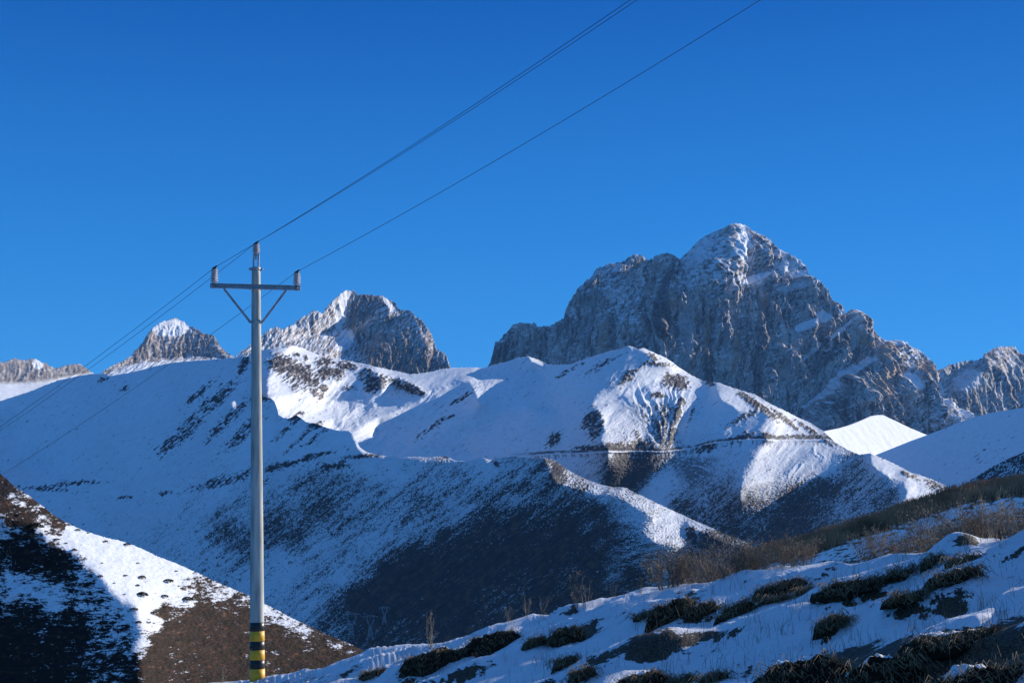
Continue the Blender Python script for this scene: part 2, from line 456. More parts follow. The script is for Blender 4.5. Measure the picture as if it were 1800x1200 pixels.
# ================================================================== THIRD PEAK (centre left)
T2 = [(395, 640), (420, 622), (440, 606), (450, 596), (462, 588), (470, 582), (480, 576), (488, 577), (495, 580), (501, 579), (507, 575), (517, 572), (521, 566), (525, 562), (533, 558), (540, 555), (550, 547), (556, 546), (560, 550), (567, 552), (573, 543), (580, 535), (588, 527), (595, 520), (603, 514), (610, 511), (616, 513), (622, 512), (627, 517), (632, 520), (641, 518), (650, 519), (662, 521), (670, 521), (676, 523), (682, 527), (690, 531), (695, 535), (702, 545), (710, 547), (720, 546), (726, 551), (730, 557), (742, 564), (747, 572), (752, 577), (757, 586), (762, 595), (765, 606), (767, 615), (775, 618), (782, 622), (787, 632), (790, 642), (796, 662), (806, 700)]
rel = solve_relief(380, 820, 490, 740, 2, 'grazeshade', [
    ('litface', [(395, 650), (440, 620), (480, 600), (507, 578), (517, 574), (540, 560), (567, 553), (580, 537), (597, 519), (610, 509), (622, 512), (604, 545), (600, 565), (612, 585), (625, 612), (640, 640), (560, 700), (480, 640)]),
    ('grazeshade', [(455, 592), (478, 578), (492, 590), (498, 605), (470, 612), (450, 612)]),
    ('grazeshade', [(519, 572), (540, 556), (560, 549), (558, 562), (540, 568), (528, 580)]),
    ('litface', [(672, 522), (684, 528), (698, 545), (692, 556), (680, 540)]),
    ('litface', [(676, 575), (684, 560), (688, 580), (680, 605), (670, 606)]),
    ('litface', [(748, 580), (760, 596), (763, 620), (752, 640), (750, 610)])])
def col2(px, py, P, n):
    c = rockface(px, py, P, n, 45, -0.16, 0.9)*0.72
    x1, y1 = rot(px, py, 78)
    c = mixc(c, ORANGE*0.85, 0.9*sm(0.05, 0.5, fbm(x1/60, y1/9, 3, 8)))
    c = mixc(c, DARKROCK, 0.6*sm(0.1, 0.4, fbm(x1/40, y1/6, 4, 18)))
    wl_ = sm(14, -14, px-np.interp(py, [500, 545, 580, 610, 645], [628, 605, 612, 628, 645]))
    s1 = sm(0.0, 0.22, fbm(rot(px, py, 55)[0]/14, rot(px, py, 55)[1]/3.2, 5, 3, 0.65)+0.12)
    c = mixc(c, SNOW, 0.9*wl_*s1)
    topd = sm(70, 10, py-np.interp(px, [600, 650, 700, 760, 790], [512, 519, 545, 590, 640]))
    s2 = sm(0.05, 0.2, fbm(rot(px, py, 40)[0]/12, rot(px, py, 40)[1]/3.4, 5, 5, .65)+0.2*n[..., 2]-0.32+0.25*topd)
    c = mixc(c, SNOW, 0.75*s2)
    c = mixc(c, SNOW, sm(0.3, 0.55, blob(px, py, 600, 545, 40, 9, 78)+0.35*fbm(px/5, py/7, 3, 2)))
    c = mixc(c, SNOW, 0.8*sm(0.3, 0.55, blob(px, py, 606, 598, 22, 15, 60)+0.4*fbm(px/5, py/7, 3, 2)))
    c = mixc(c, SNOW, 0.8*sm(0.3, 0.55, blob(px, py, 683, 535, 22, 5, -50)+0.4*fbm(px/5, py/7, 3, 2)))
    return c
L2 = build_layer('centre_peak', T2, [(395, 700), (806, 720)], rel, 9200, (620, 600), 1.0, col2,
                 disp_cliff(4.0, 13, 41, 0.4), M_FAR, (3.0, 11))

# ================================================================== RIGHT BACK RIDGE
T4 = [(1590, 700), (1620, 668), (1645, 652), (1658, 648), (1670, 642), (1680, 640), (1690, 637), (1707, 634), (1716, 635), (1727, 630), (1730, 622), (1742, 617), (1752, 612), (1762, 610), (1775, 611), (1785, 612), (1792, 621), (1800, 625), (1830, 640), (1870, 628), (1920, 650), (2000, 690)]
rel = solve_relief(1570, 2020, 580, 820, 3, 'graze', [('litcliff', [(1728, 620), (1762, 608), (1795, 612), (1790, 640), (1760, 650), (1735, 640)])])
def col4(px, py, P, n):
    c = rockface(px, py, P, n, 51, 0.02, 0.9)
    c = mixc(c, SNOW, 0.8*sm(0.35, 0.6, blob(px, py, 1640, 690, 22, 20, -40)+0.4*fbm(px/8, py/8, 3, 3)))
    return mixc(c, SNOW, 0.7*sm(0.35, 0.6, blob(px, py, 1700, 670, 30, 22, 30)+0.6*fbm(px/9, py/5, 4, 3)-0.1))
L4 = build_layer('right_ridge', T4, [(1590, 800), (2000, 800)], rel, 9800, (1720, 680), 1.2, col4,
                 disp_cliff(6, 22, 51, 0.5), M_FAR, (3.5, 14))

# ================================================================== GREAT MASSIF
T3 = [(835, 690), (850, 655), (862, 637), (866, 620), (870, 605), (875, 600), (880, 597), (884, 590), (895, 580), (899, 574), (904, 571), (913, 570), (922, 569), (930, 571), (937, 569), (941, 575), (945, 577), (952, 576), (960, 576), (967, 574), (975, 570), (983, 565), (990, 560), (995, 542), (1002, 529), (1010, 517), (1017, 507), (1025, 500), (1033, 492), (1040, 485), (1045, 478), (1050, 472), (1060, 468), (1070, 465), (1083, 465), (1095, 462), (1107, 452), (1113, 449), (1119, 448), (1128, 452), (1137, 457), (1147, 457), (1150, 452), (1154, 449), (1168, 448), (1182, 451), (1190, 459), (1200, 452), (1206, 446), (1220, 430), (1230, 421), (1240, 415), (1255, 408), (1270, 402), (1280, 397), (1290, 393), (1300, 394), (1307, 396), (1313, 400), (1320, 405), (1333, 411), (1345, 417), (1352, 423), (1360, 432), (1367, 439), (1375, 444), (1383, 447), (1390, 450), (1400, 456), (1410, 465), (1415, 482), (1423, 487), (1430, 492), (1440, 505), (1447, 520), (1452, 526), (1457, 530), (1461, 529), (1465, 529), (1470, 533), (1475, 540), (1480, 548), (1485, 552), (1491, 547), (1497, 545), (1502, 547), (1507, 552), (1515, 561), (1525, 572), (1533, 582), (1540, 592), (1547, 601), (1560, 600), (1575, 600), (1583, 603), (1590, 607), (1603, 613), (1615, 619), (1624, 624), (1630, 630), (1635, 642), (1637, 665), (1640, 693), (1650, 702), (1662, 712), (1680, 724), (1700, 737), (1740, 765), (1780, 800)]
LIT3 = [[(1280, 402), (1294, 392), (1307, 395), (1314, 404), (1311, 430), (1304, 450), (1296, 488), (1289, 496), (1283, 470), (1280, 435), (1284, 415)],
        [(1288, 500), (1310, 489), (1326, 482), (1348, 490), (1346, 498), (1312, 507), (1297, 516), (1288, 510)],
        [(1384, 480), (1405, 476), (1412, 484), (1400, 492), (1386, 490)],
        [(1344, 420), (1352, 425), (1350, 455), (1342, 458)],
        [(1495, 546), (1506, 552), (1524, 572), (1546, 600), (1538, 604), (1515, 580), (1500, 560)],
        [(1546, 602), (1575, 599), (1600, 612), (1631, 632), (1636, 655), (1612, 656), (1590, 652), (1577, 642), (1560, 632), (1550, 618)],
        [(1556, 636), (1570, 648), (1570, 690), (1550, 698), (1530, 702), (1535, 675), (1545, 655)],
        [(1582, 662), (1600, 665), (1612, 676), (1604, 690), (1592, 680)],
        [(1630, 690), (1662, 712), (1700, 737), (1690, 748), (1665, 740), (1645, 722), (1632, 704)]]
rel = solve_relief(820, 1800, 380, 840, 2.5, 'graze',
    [('soft', [(1200, 450), (1240, 412), (1290, 394), (1284, 440), (1290, 480), (1240, 490), (1200, 480)]),
     ('shadesteep', [(1150, 470), (1160, 540), (1160, 600), (1140, 590), (1138, 500)]),
     ('soft', [(1385, 585), (1395, 568), (1428, 562), (1430, 572), (1405, 586)]),
     ('soft', [(1415, 705), (1440, 690), (1500, 648), (1530, 630), (1542, 640), (1515, 662), (1480, 688), (1440, 704)]),
     ('shade', [(1500, 700), (1560, 700), (1640, 700), (1700, 760), (1500, 760)]),
     ('shadesteep', [(1040, 520), (1060, 540), (1062, 620), (1050, 660), (1035, 600)]), ('shadesteep', [(935, 580), (950, 580), (960, 640), (945, 640)]),
     ('shadesteep', [(1310, 470), (1330, 500), (1350, 640), (1335, 720), (1315, 600)]), ('shadesteep', [(1225, 520), (1240, 560), (1250, 660), (1235, 670)]),
     ('shadesteep', [(1400, 660), (1470, 590), (1480, 600), (1420, 670), (1400, 740), (1385, 740)]), ('shadesteep', [(1470, 700), (1490, 690), (1500, 760), (1480, 770)])]
    + [('litcliff', p) for p in LIT3], iters=50, soft=2, warp=8)
d3a = disp_cliff(24, 75, 61, 0.35); d3b = disp_cliff(7.0, 17, 66, 0.6)
def col3(px, py, P, n):
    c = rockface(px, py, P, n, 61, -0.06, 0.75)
    for (cx, cy, rx, ry, an, w) in [(1165, 540, 80, 11, 82, .75), (1068, 590, 60, 8, 85, .6), (1335, 600, 110, 12, 85, .5), (1240, 640, 90, 9, 88, .5), (1480, 720, 50, 10, 70, .5), (1440, 640, 60, 8, 48, .5), (1290, 700, 60, 10, 85, .4), (950, 610, 30, 7, 85, .5)]:  # shade of the recesses painted into the rock colour
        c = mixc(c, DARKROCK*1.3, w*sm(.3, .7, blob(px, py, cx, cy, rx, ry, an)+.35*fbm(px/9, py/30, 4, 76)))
    for (cx, cy, rx, ry, an, w) in [(1195, 590, 90, 14, 84, .5), (1030, 570, 60, 14, 75, .45), (1270, 590, 70, 10, 88, .4), (1380, 640, 70, 12, 80, .35), (905, 610, 30, 10, 85, .4), (1430, 740, 30, 16, 80, .4), (1480, 620, 40, 10, 50, .45)]:  # light on the buttress ribs painted into the colour
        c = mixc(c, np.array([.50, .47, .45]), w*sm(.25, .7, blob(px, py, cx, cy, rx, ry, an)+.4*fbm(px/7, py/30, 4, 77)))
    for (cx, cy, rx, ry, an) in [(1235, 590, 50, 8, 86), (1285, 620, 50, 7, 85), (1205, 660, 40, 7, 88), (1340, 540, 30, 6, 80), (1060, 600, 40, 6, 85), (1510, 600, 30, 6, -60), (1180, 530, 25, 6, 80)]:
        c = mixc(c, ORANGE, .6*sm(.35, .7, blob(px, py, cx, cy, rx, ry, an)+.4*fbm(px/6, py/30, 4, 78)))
    # snow dusting on the upper slabs
    up = idw(px, py, [(1240, 440, .95), (1270, 480, .8), (1220, 480, .7), (1300, 430, .6), (1380, 470, .85), (1390, 510, .3), (1070, 500, .75), (1100, 540, .75), (1040, 540, .45), (1110, 600, .35),
        (1150, 480, .35), (1180, 560, .05), (1250, 560, .02), (1300, 620, .0), (1200, 650, .0), (1350, 600, .1), (1400, 560, .35), (1450, 560, .5), (1470, 620, .45), (1400, 650, .35), (1440, 700, .25),
        (1500, 600, .3), (1520, 650, .35), (1600, 620, .8), (1650, 730, .8), (1610, 720, .5), (900, 600, .05), (960, 620, .1), (1340, 700, .15), (1380, 730, .3), (1540, 730, .3)], 3.0)
    x1, y1 = rot(px, py, 35)
    s = fbm(px/9, py/5, 5, 72, 0.62)*0.7+0.5*fbm(x1/26, y1/5, 4, 73)+(up-0.68)*0.95+0.1*(n[..., 2]-0.4)
    c = mixc(c, SNOW, 0.82*sm(0.0, 0.22, s))
    f = 0.35*fbm(px/8, py/8, 4, 75)
    for (cx, cy, rx, ry, an, w) in [(1297, 425, 40, 12, 80, 1), (1320, 492, 36, 7, 18, 1), (1400, 484, 16, 6, 0, .9), (1378, 470, 30, 9, 0, .7), (1407, 575, 26, 8, 22, .85), (1500, 655, 46, 9, 32, .8),
                                    (1450, 697, 45, 9, 30, .75), (1437, 560, 10, 14, 70, .9), (1467, 552, 10, 7, 0, .9), (1560, 605, 20, 6, -10, .95), (1598, 672, 20, 9, -50, 1), (1665, 716, 46, 8, -38, 1), (1230, 450, 40, 20, 35, .5), (1395, 505, 40, 7, 12, .5),
                                    (1475, 580, 34, 4, 40, .7), (1420, 620, 30, 4, 40, .5)]:
        c = mixc(c, SNOW, w*sm(0.36, 0.6, blob(px, py, cx, cy, rx, ry, an)+f))
    o = np.maximum(blob(px, py, 1552, 672, 32, 20, 75), np.maximum(blob(px, py, 1550, 620, 20, 12, 70), blob(px, py, 1620, 650, 28, 14, -20)))
    c = mixc(c, ORANGE*1.05, 0.75*sm(0.3, 0.6, o+0.3*fbm(px/4, py/16, 3, 79)))
    return c
def disp3(px, py, P, n):
    return d3a(px, py, P, n)+d3b(px, py, P, n)
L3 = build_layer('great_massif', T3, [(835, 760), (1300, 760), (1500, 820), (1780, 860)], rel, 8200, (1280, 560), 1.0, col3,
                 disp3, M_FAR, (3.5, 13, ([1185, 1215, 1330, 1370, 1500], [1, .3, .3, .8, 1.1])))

# ================================================================== WHITE HILL (right)
T5 = [(1400, 790), (1425, 772), (1450, 757), (1475, 752), (1492, 747), (1510, 740), (1530, 731), (1542, 729), (1552, 729), (1562, 734), (1575, 740), (1600, 752), (1629, 764), (1670, 785), (1720, 815)]
rel = solve_relief(1390, 1740, 710, 900, 3, 'lit', [])
def col5(px, py, P, n):
    c = SNOW+np.zeros(px.shape+(3,))
    x1, y1 = rot(px, py, -60)
    return mixc(c, ROCK, 0.45*sm(0.42, 0.6, fbm(x1/18, y1/3, 4, 3)))
def disp_snow(amp, lam, ang, seed):
    def f(px, py, P, n):
        s = P[..., 1]/FPX
        x, z = P[..., 0]/s.mean(), P[..., 2]/s.mean()
        u, v = rot(x, -z, ang)
        return amp*s.mean()*(fbm(u/(lam*2.5), v/lam, 5, seed, 0.5))
    return f
L5 = build_layer('sunlit_hill', T5, [(1400, 870), (1720, 880)], rel, 6500, (1550, 770), 1.4, col5, disp_snow(1.2, 14, -60, 3), M_MID)

# ================================================================== SHADED RIGHT SLOPE
T6 = [(1480, 830), (1510, 812), (1545, 797), (1560, 791), (1575, 785), (1600, 775), (1625, 766), (1662, 752), (1680, 744), (1700, 737), (1720, 731), (1742, 725), (1775, 720), (1800, 716), (1900, 690), (2000, 660)]
rel = solve_relief(1470, 2020, 640, 960, 4, 'shade', [])
def col6(px, py, P, n):
    c = SNOW*0.97+np.zeros(px.shape+(3,))
    x1, y1 = rot(px, py, 32)
    return mixc(c, DARKROCK, 0.8*sm(0.36, 0.46, fbm(x1/16, y1/4, 4, 13)+0.15*(blob(px, py, 1745, 790, 60, 20, 30))-0.06))
L6 = build_layer('shaded_slope', T6, [(1480, 930), (2000, 930)], rel, 5200, (1700, 790), 1.5, col6, disp_snow(1.2, 20, 32, 7), M_MID)

# ================================================================== BASIN MOUNTAIN
T7 = [(418, 680), (430, 640), (438, 624), (450, 618), (462, 615), (485, 613), (507, 611), (512, 608), (517, 608), (530, 611), (545, 618), (560, 624), (580, 629), (600, 632), (620, 636), (640, 640), (665, 646), (690, 651), (707, 655), (720, 658), (740, 656), (760, 653), (775, 649), (790, 647), (820, 646), (850, 647), (870, 641), (887, 637), (907, 630), (927, 626), (936, 629), (945, 632), (962, 640), (980, 641), (1005, 640), (1015, 635), (1025, 632), (1040, 627), (1057, 621), (1075, 616), (1090, 614), (1100, 610), (1107, 608), (1115, 611), (1122, 614), (1132, 612), (1150, 620), (1163, 626), (1175, 632), (1200, 650), (1218, 661), (1235, 670), (1245, 672), (1262, 672), (1282, 680), (1296, 684), (1310, 689), (1325, 692), (1338, 700), (1350, 708), (1375, 720), (1400, 732), (1425, 744), (1450, 760), (1470, 779), (1490, 790), (1510, 799), (1530, 797), (1545, 803), (1562, 810), (1580, 819), (1600, 830), (1618, 835), (1637, 842), (1660, 852), (1677, 861), (1720, 885), (1800, 930), (1900, 985)]
P7 = [
 ('lit', [(495, 625), (507, 611), (517, 606), (560, 622), (640, 638), (720, 656), (790, 645), (850, 645), (845, 656), (832, 667), (797, 673), (770, 683), (745, 694), (720, 706), (690, 720), (668, 738), (665, 755), (690, 770), (712, 785), (735, 790), (775, 795), (800, 792), (830, 796), (800, 830), (640, 830), (560, 790), (470, 740), (470, 690), (473, 645), (482, 630)]),
 ('shade', [(571, 703), (577, 688), (592, 682), (605, 668), (620, 656), (642, 648), (660, 652), (668, 664), (674, 690), (668, 702), (640, 711), (600, 709)]),
 ('lit', [(618, 706), (642, 698), (640, 706)]),
 ('shade', [(586, 750), (588, 738), (610, 728), (630, 722), (648, 712), (656, 713), (628, 727), (604, 742), (600, 752)]),
 ('shade', [(685, 668), (700, 666), (730, 680), (745, 692), (735, 694), (705, 688), (690, 684)]),
 ('dim', [(600, 752), (625, 735), (650, 720), (700, 708), (720, 706), (668, 738), (665, 755), (700, 778), (700, 795), (640, 775), (612, 762)]),
 ('dim', [(510, 715), (540, 702), (580, 708), (600, 712), (560, 730), (530, 735)]),
 ('lit', [(825, 672), (850, 667), (900, 657), (925, 654), (945, 648), (948, 660), (940, 668), (900, 682), (880, 690), (862, 712), (852, 719), (841, 706), (833, 685)]),
 ('lit', [(927, 625), (945, 632), (962, 640), (955, 645), (935, 636)]),
 ('lit', [(908, 709), (920, 708), (940, 714), (962, 716), (982, 721), (966, 726), (945, 723), (930, 716)]),
 ('lit', [(1104, 606), (1116, 610), (1112, 614)]),
 # right peak
 ('lit', [(1122, 611), (1150, 618), (1190, 641), (1232, 669), (1248, 673), (1250, 686), (1239, 706), (1219, 722), (1206, 735), (1190, 760), (1175, 790), (1160, 790), (1144, 767), (1122, 779), (1111, 794), (1092, 806), (1070, 814), (1067, 790), (1056, 775), (1064, 756), (1056, 733), (1040, 719), (1056, 708), (1094, 699), (1122, 686), (1150, 668), (1167, 660), (1183, 652), (1163, 641), (1142, 627)]),
 ('shade', [(1180, 705), (1190, 705), (1186, 740), (1172, 785), (1166, 785), (1176, 740)]),
 ('shade', [(1150, 735), (1160, 720), (1163, 760), (1162, 785), (1150, 770)]),
 ('shade', [(1198, 740), (1214, 720), (1220, 725), (1196, 775), (1182, 790)]),
 ('lit', [(1256, 680), (1262, 671), (1310, 687), (1350, 707), (1400, 731), (1450, 758), (1480, 785), (1512, 799), (1480, 798), (1445, 800), (1425, 810), (1387, 830), (1350, 855), (1312, 873), (1303, 881), (1299, 868), (1310, 835), (1325, 805), (1335, 790), (1350, 778), (1340, 765), (1355, 752), (1360, 738), (1345, 727), (1325, 721), (1302, 722), (1285, 715), (1268, 704)]),
 ('lit', [(1535, 797), (1562, 809), (1600, 829), (1578, 838), (1565, 842), (1550, 830), (1530, 815)]),
 ('lit', [(1600, 831), (1637, 841), (1677, 860), (1660, 880), (1620, 900), (1590, 890), (1594, 866), (1588, 848)]),
 ('shadesteep', [(1100, 815), (1140, 800), (1150, 830), (1135, 860), (1100, 850)]),
]
rel = solve_relief(400, 1920, 590, 1060, 2.5, 'shade', P7, iters=60, warp=5)
G7 = [(430, 650, .05), (520, 690, .1), (560, 720, .1), (700, 760, .08), (760, 740, .04), (850, 760, .1), (900, 720, .03), (950, 760, .12), (1000, 690, .05), (1000, 760, .2), (1060, 740, .15), (1090, 770, .35), (1130, 740, .25), (1130, 690, .02), (1200, 690, .03),
      (1110, 830, .95), (1090, 850, .95), (1140, 820, .8), (1040, 840, .35), (1000, 830, .3), (1160, 850, .1), (1145, 880, .1), (1270, 740, .03), (1300, 760, .1), (1250, 790, .3), (1230, 850, .42), (1270, 880, .55), (1200, 900, .65), (1280, 930, .7), (1330, 900, .6), (1370, 930, .8),
      (1300, 830, .35), (1300, 700, .05), (1400, 770, .08), (1400, 815, .22), (1340, 840, .3), (1450, 820, .15), (1450, 860, .85), (1400, 885, .8), (1500, 830, .55), (1480, 890, .45), (1540, 850, .5), (1560, 880, .6), (1430, 930, .7), (1640, 870, .28), (1610, 860, .15), (1700, 900, .4), (1560, 820, .08)]
ROAD = [(880, 803), (900, 802), (975, 799), (1030, 796), (1070, 793), (1110, 793), (1150, 795), (1200, 792), (1230, 786), (1262, 779), (1290, 776), (1325, 773), (1360, 775), (1400, 774), (1455, 773), (1480, 778)]
def speck(px, py, dens, ang, seed, la=7, sa=2.0):
    x1, y1 = rot(px, py, ang)
    f = 0.55*fbm(x1/la, y1/sa, 3, seed, 0.7)+0.35*fbm(x1/(la*5), y1/(sa*3.5), 3, seed+4)+0.35*pn(px/1.9, py/1.9, seed+1)
    th = 0.60-0.92*dens
    return sm(th-0.05, th+0.10, f)
def rockpatch(px, py, lst, seed, ang=35):
    """dark crags showing through the snow"""
    x1, y1 = rot(px, py, ang)
    f = 0.95*fbm(x1/20, y1/2.7, 5, seed, 0.72)+0.45*fbm(px/6, py/5, 3, seed+2)
    r = np.zeros(px.shape)
    for (cx, cy, rx, ry, an, w) in lst:
        r = np.maximum(r, sm(0.38, 0.46, blob(px, py, cx, cy, rx*1.15, ry*1.25, an)*(0.30+0.45*w)+f))
    return r
R7 = [(492, 640, 22, 17, -20, 1), (515, 652, 26, 14, -30, .95), (535, 655, 24, 15, -40, .95), (545, 668, 20, 12, -50, .8), (520, 672, 26, 12, -30, .45), (551, 688, 16, 7, -60, .6), (522, 625, 9, 5, -20, .6), (537, 629, 7, 4, -60, .6),
      (570, 637, 15, 10, 20, .9), (573, 658, 20, 11, 10, .95), (593, 656, 12, 11, 0, .9), (603, 643, 18, 8, 0, .8), (617, 645, 12, 6, -10, .7), (567, 683, 9, 6, 20, .95), (562, 697, 7, 8, -60, .7),
      (655, 675, 15, 16, -40, 1), (645, 660, 18, 12, 0, .55), (668, 672, 12, 13, -50, .8), (700, 675, 22, 10, -25, .7), (722, 684, 18, 9, -30, .95), (735, 690, 14, 6, -20, .9), (610, 684, 20, 4, 0, .4),
      (1148, 628, 14, 5, -30, .8), (1160, 640, 30, 4, -5, .6), (1188, 672, 24, 12, -15, 1.1), (1172, 672, 10, 8, 30, .9), (1110, 655, 40, 5, 30, .4), (1100, 668, 22, 6, 38, .6), (1060, 640, 40, 5, 30, .38), (1155, 697, 14, 5, 0, .8),
      (1250, 674, 8, 4, -10, .9), (1043, 738, 17, 12, 60, 1.05), (1048, 756, 18, 12, 70, .8), (1032, 745, 14, 8, 60, .8), (974, 775, 16, 9, 50, .95), (1085, 785, 30, 6, -5, 1), (1045, 787, 32, 5, 0, .8), (1130, 788, 22, 13, -20, 1), (1122, 768, 16, 6, -60, .6),
      (1158, 760, 26, 5, -75, .9), (1166, 735, 22, 5, -85, .7), (1190, 728, 26, 6, 72, 1), (1180, 765, 26, 6, 72, 1), (1196, 710, 12, 7, 70, .8), (1216, 728, 16, 3, 68, .6),
      (1320, 705, 28, 6, -38, 1), (1345, 722, 32, 6, -38, .95), (1380, 738, 34, 5, -38, .9), (1430, 760, 40, 4, -34, .8), (1298, 738, 30, 4, 35, .6), (1320, 728, 26, 4, 32, .6), (1462, 772, 16, 4, -38, 1), (1300, 770, 30, 7, 20, .7), (1345, 768, 14, 7, 0, .9), (1240, 790, 20, 7, 15, .8),
      (812, 700, 24, 4, 32, .6), (770, 745, 26, 4, 35, .55), (740, 765, 14, 4, 40, .5), (790, 735, 14, 3, 30, .5), (1385, 768, 70, 3, 3, .8), (1000, 652, 30, 4, 30, .4),
      (525, 729, 10, 4, 20, .6), (560, 745, 14, 4, 20, .4), (1545, 800, 12, 3, -30, .7), (1600, 836, 20, 4, -25, .8), (1645, 855, 26, 8, -25, .6)]
def col7(px, py, P, n):
    c = SNOW+np.zeros(px.shape+(3,))
    wx = px+4*fbm(px/20, py/20, 3, 5); wy = py+4*fbm(px/20, py/20, 3, 6)
    ang = 38
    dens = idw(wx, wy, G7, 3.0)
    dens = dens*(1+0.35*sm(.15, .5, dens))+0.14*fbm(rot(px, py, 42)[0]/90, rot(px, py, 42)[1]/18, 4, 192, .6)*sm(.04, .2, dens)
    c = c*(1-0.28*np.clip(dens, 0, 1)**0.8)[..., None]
    sc = speck(px, py, dens, ang, 81)
    scr = mixc(SCRUB+np.zeros(px.shape+(3,)), BROWN*0.9, sm(-0.2, 0.5, fbm(px/12, py/12, 3, 83)))
    c = mixc(c, scr, sc*0.93)
    # gully fan below the right peak
    gx, gy = px-1168, py-800
    th = np.arctan2(gx, -gy); rr_ = np.hypot(gx, gy)
    gl = sm(0.02, 0.16, ridged(th*6.5+0.6*fbm(px/25, py/25, 3, 84), rr_/60, 5, 85, 0.7)-0.16+0.3*fbm(px/5, py/6, 4, 86))*sm(150, 95, rr_)*sm(10, 35, rr_)*sm(0.75, 0.25, np.abs(th+0.12))*sm(0, 14, py-706)
    c = mixc(c, DARKROCK, 0.9*gl*sm(-0.05, 0.2, fbm(px/5, py/7, 4, 187, .65)+0.03))
    th2 = np.arctan2(gx, gy)
    g2 = sm(0.05, 0.2, ridged(th2*9+0.5*fbm(px/20, py/20, 3, 84), rr_/80, 4, 88, 0.7)-0.30+0.9*fbm(px/5, py/3, 5, 89, .7))*sm(120, 70, rr_)*sm(0.4, 0.9, np.abs(th2))*sm(0, 10, py-800)
    c = mixc(c, DARKROCK, 0.7*g2)
    x3, y3 = rot(px+10*fbm(px/60, py/60, 2, 7), py, 40)
    ln7 = sm(0.40, 0.52, fbm(x3/34, y3/2.6, 4, 189, 0.62)+0.12*fbm(px/80, py/50, 2, 190)+0.25*dens)*0.85*sm(0, 25, py-np.interp(px, [p[0] for p in T7], [p[1] for p in T7])+12)
    c = mixc(c, DARKROCK, ln7)
    r = rockpatch(px, py, R7, 91, 34)
    rc = mixc(DARKROCK+np.zeros(px.shape+(3,)), ROCK*0.8, sm(0, 0.5, fbm(px/5, py/8, 3, 7)))
    c = mixc(c, rc, r)
    # road cut
    yr = np.interp(px, [p[0] for p in ROAD], [p[1] for p in ROAD]); rx = sm(880, 960, px)*sm(1485, 1450, px)
    bank = sm(9, 1, np.abs(py-(yr-3.5)+1.5*fbm(px/9, py*0, 3, 95))*2.4)*sm(-0.3, 0.15, fbm(px/14, py/8, 4, 92)+0.12)*rx
    c = mixc(c, DARKROCK*1.1, 0.95*bank)
    spill = sm(0.1, 0.3, fbm(px/4, py/20, 3, 94)+0.35*sm(16, 2, py-yr)-0.2)*sm(0.5, 1.5, py-yr)*sm(18, 8, py-yr)*rx
    c = mixc(c, DARKROCK, 0.6*spill)
    roadsnow = sm(1.1, 0.5, np.abs(py-yr-1.4))*rx
    c = mixc(c, SNOW, 0.85*roadsnow)
    return c
def disp7(px, py, P, n):
    base = disp_snow(1.6, 16, 36, 9)(px, py, P, n)
    s = P[..., 1]/FPX
    u_, v_ = rot(px, py, 48); base = base+3.0*s*ridged(u_/130+0.6*fbm(px/40, py/40, 2, 3), (v_+14*fbm(px/50, py/50, 3, 8))/24, 5, 127, 0.6)*sm(-.45, .35, fbm(px/70, py/70, 2, 12))*sm(5, 50, py-np.interp(px, [q[0] for q in T7], [q[1] for q in T7]))
    r = blur(rockpatch(px, py, R7, 91, 34), 1)
    crag = r*(1.8+2.2*fbm(px/5, py/5, 4, 99, 0.7))*s
    gx, gy = px-1168, py-800
    th = np.arctan2(gx, -gy); rr_ = np.hypot(gx, gy)
    gul = 4.0*s*ridged(th*6.5+0.6*fbm(px/25, py/25, 3, 84), rr_/60, 3, 85, 0.5)*sm(150, 95, rr_)*sm(5, 40, rr_)*sm(0.8, 0.3, np.abs(th+0.12))
    dens = idw(px, py, G7, 3.0)
    rough = 0.9*s*sm(0.1, 0.5, dens)*pn(px/3.2, py/2.4, 77)
    yr = np.interp(px, [p[0] for p in ROAD], [p[1] for p in ROAD]); rx = sm(900, 960, px)*sm(1480, 1450, px)
    cut = 2.5*s*sm(3, 0, np.abs(py-yr-1.5))*rx
    return base+crag+gul+rough+cut
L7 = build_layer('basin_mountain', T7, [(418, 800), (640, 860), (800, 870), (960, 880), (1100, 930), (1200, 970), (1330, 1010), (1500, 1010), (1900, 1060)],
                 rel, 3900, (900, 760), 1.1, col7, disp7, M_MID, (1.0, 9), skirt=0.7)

# ================================================================== FRONT SPUR AND LONG LEFT SLOPE
T8 = [(-200, 752), (-100, 730), (0, 705), (25, 697), (50, 689), (75, 679), (100, 669), (120, 665), (140, 660), (160, 657), (182, 657), (195, 661), (222, 656), (250, 650), (275, 643), (300, 638), (340, 634), (375, 632), (412, 629), (430, 626), (438, 628), (446, 650), (456, 688), (466, 698), (478, 701), (482, 705), (487, 717), (490, 730), (500, 735), (510, 735), (517, 731), (522, 730), (528, 734), (535, 740), (545, 744), (551, 743), (557, 745), (575, 752), (590, 756), (600, 757), (612, 757), (620, 763), (627, 774), (632, 786), (645, 795), (670, 801), (690, 802), (705, 806), (717, 803), (735, 803), (750, 804), (770, 802), (785, 802), (800, 810), (822, 811), (840, 805), (850, 805), (865, 809), (880, 804), (900, 802), (922, 804), (940, 805), (957, 805), (975, 809), (982, 814), (990, 820), (1000, 827), (1015, 835), (1030, 842), (1050, 850), (1075, 856), (1100, 857), (1112, 864), (1127, 871), (1140, 877), (1160, 887), (1175, 894), (1200, 905), (1225, 917), (1245, 925), (1262, 932), (1280, 939), (1300, 947), (1327, 961), (1400, 995), (1500, 1040)]
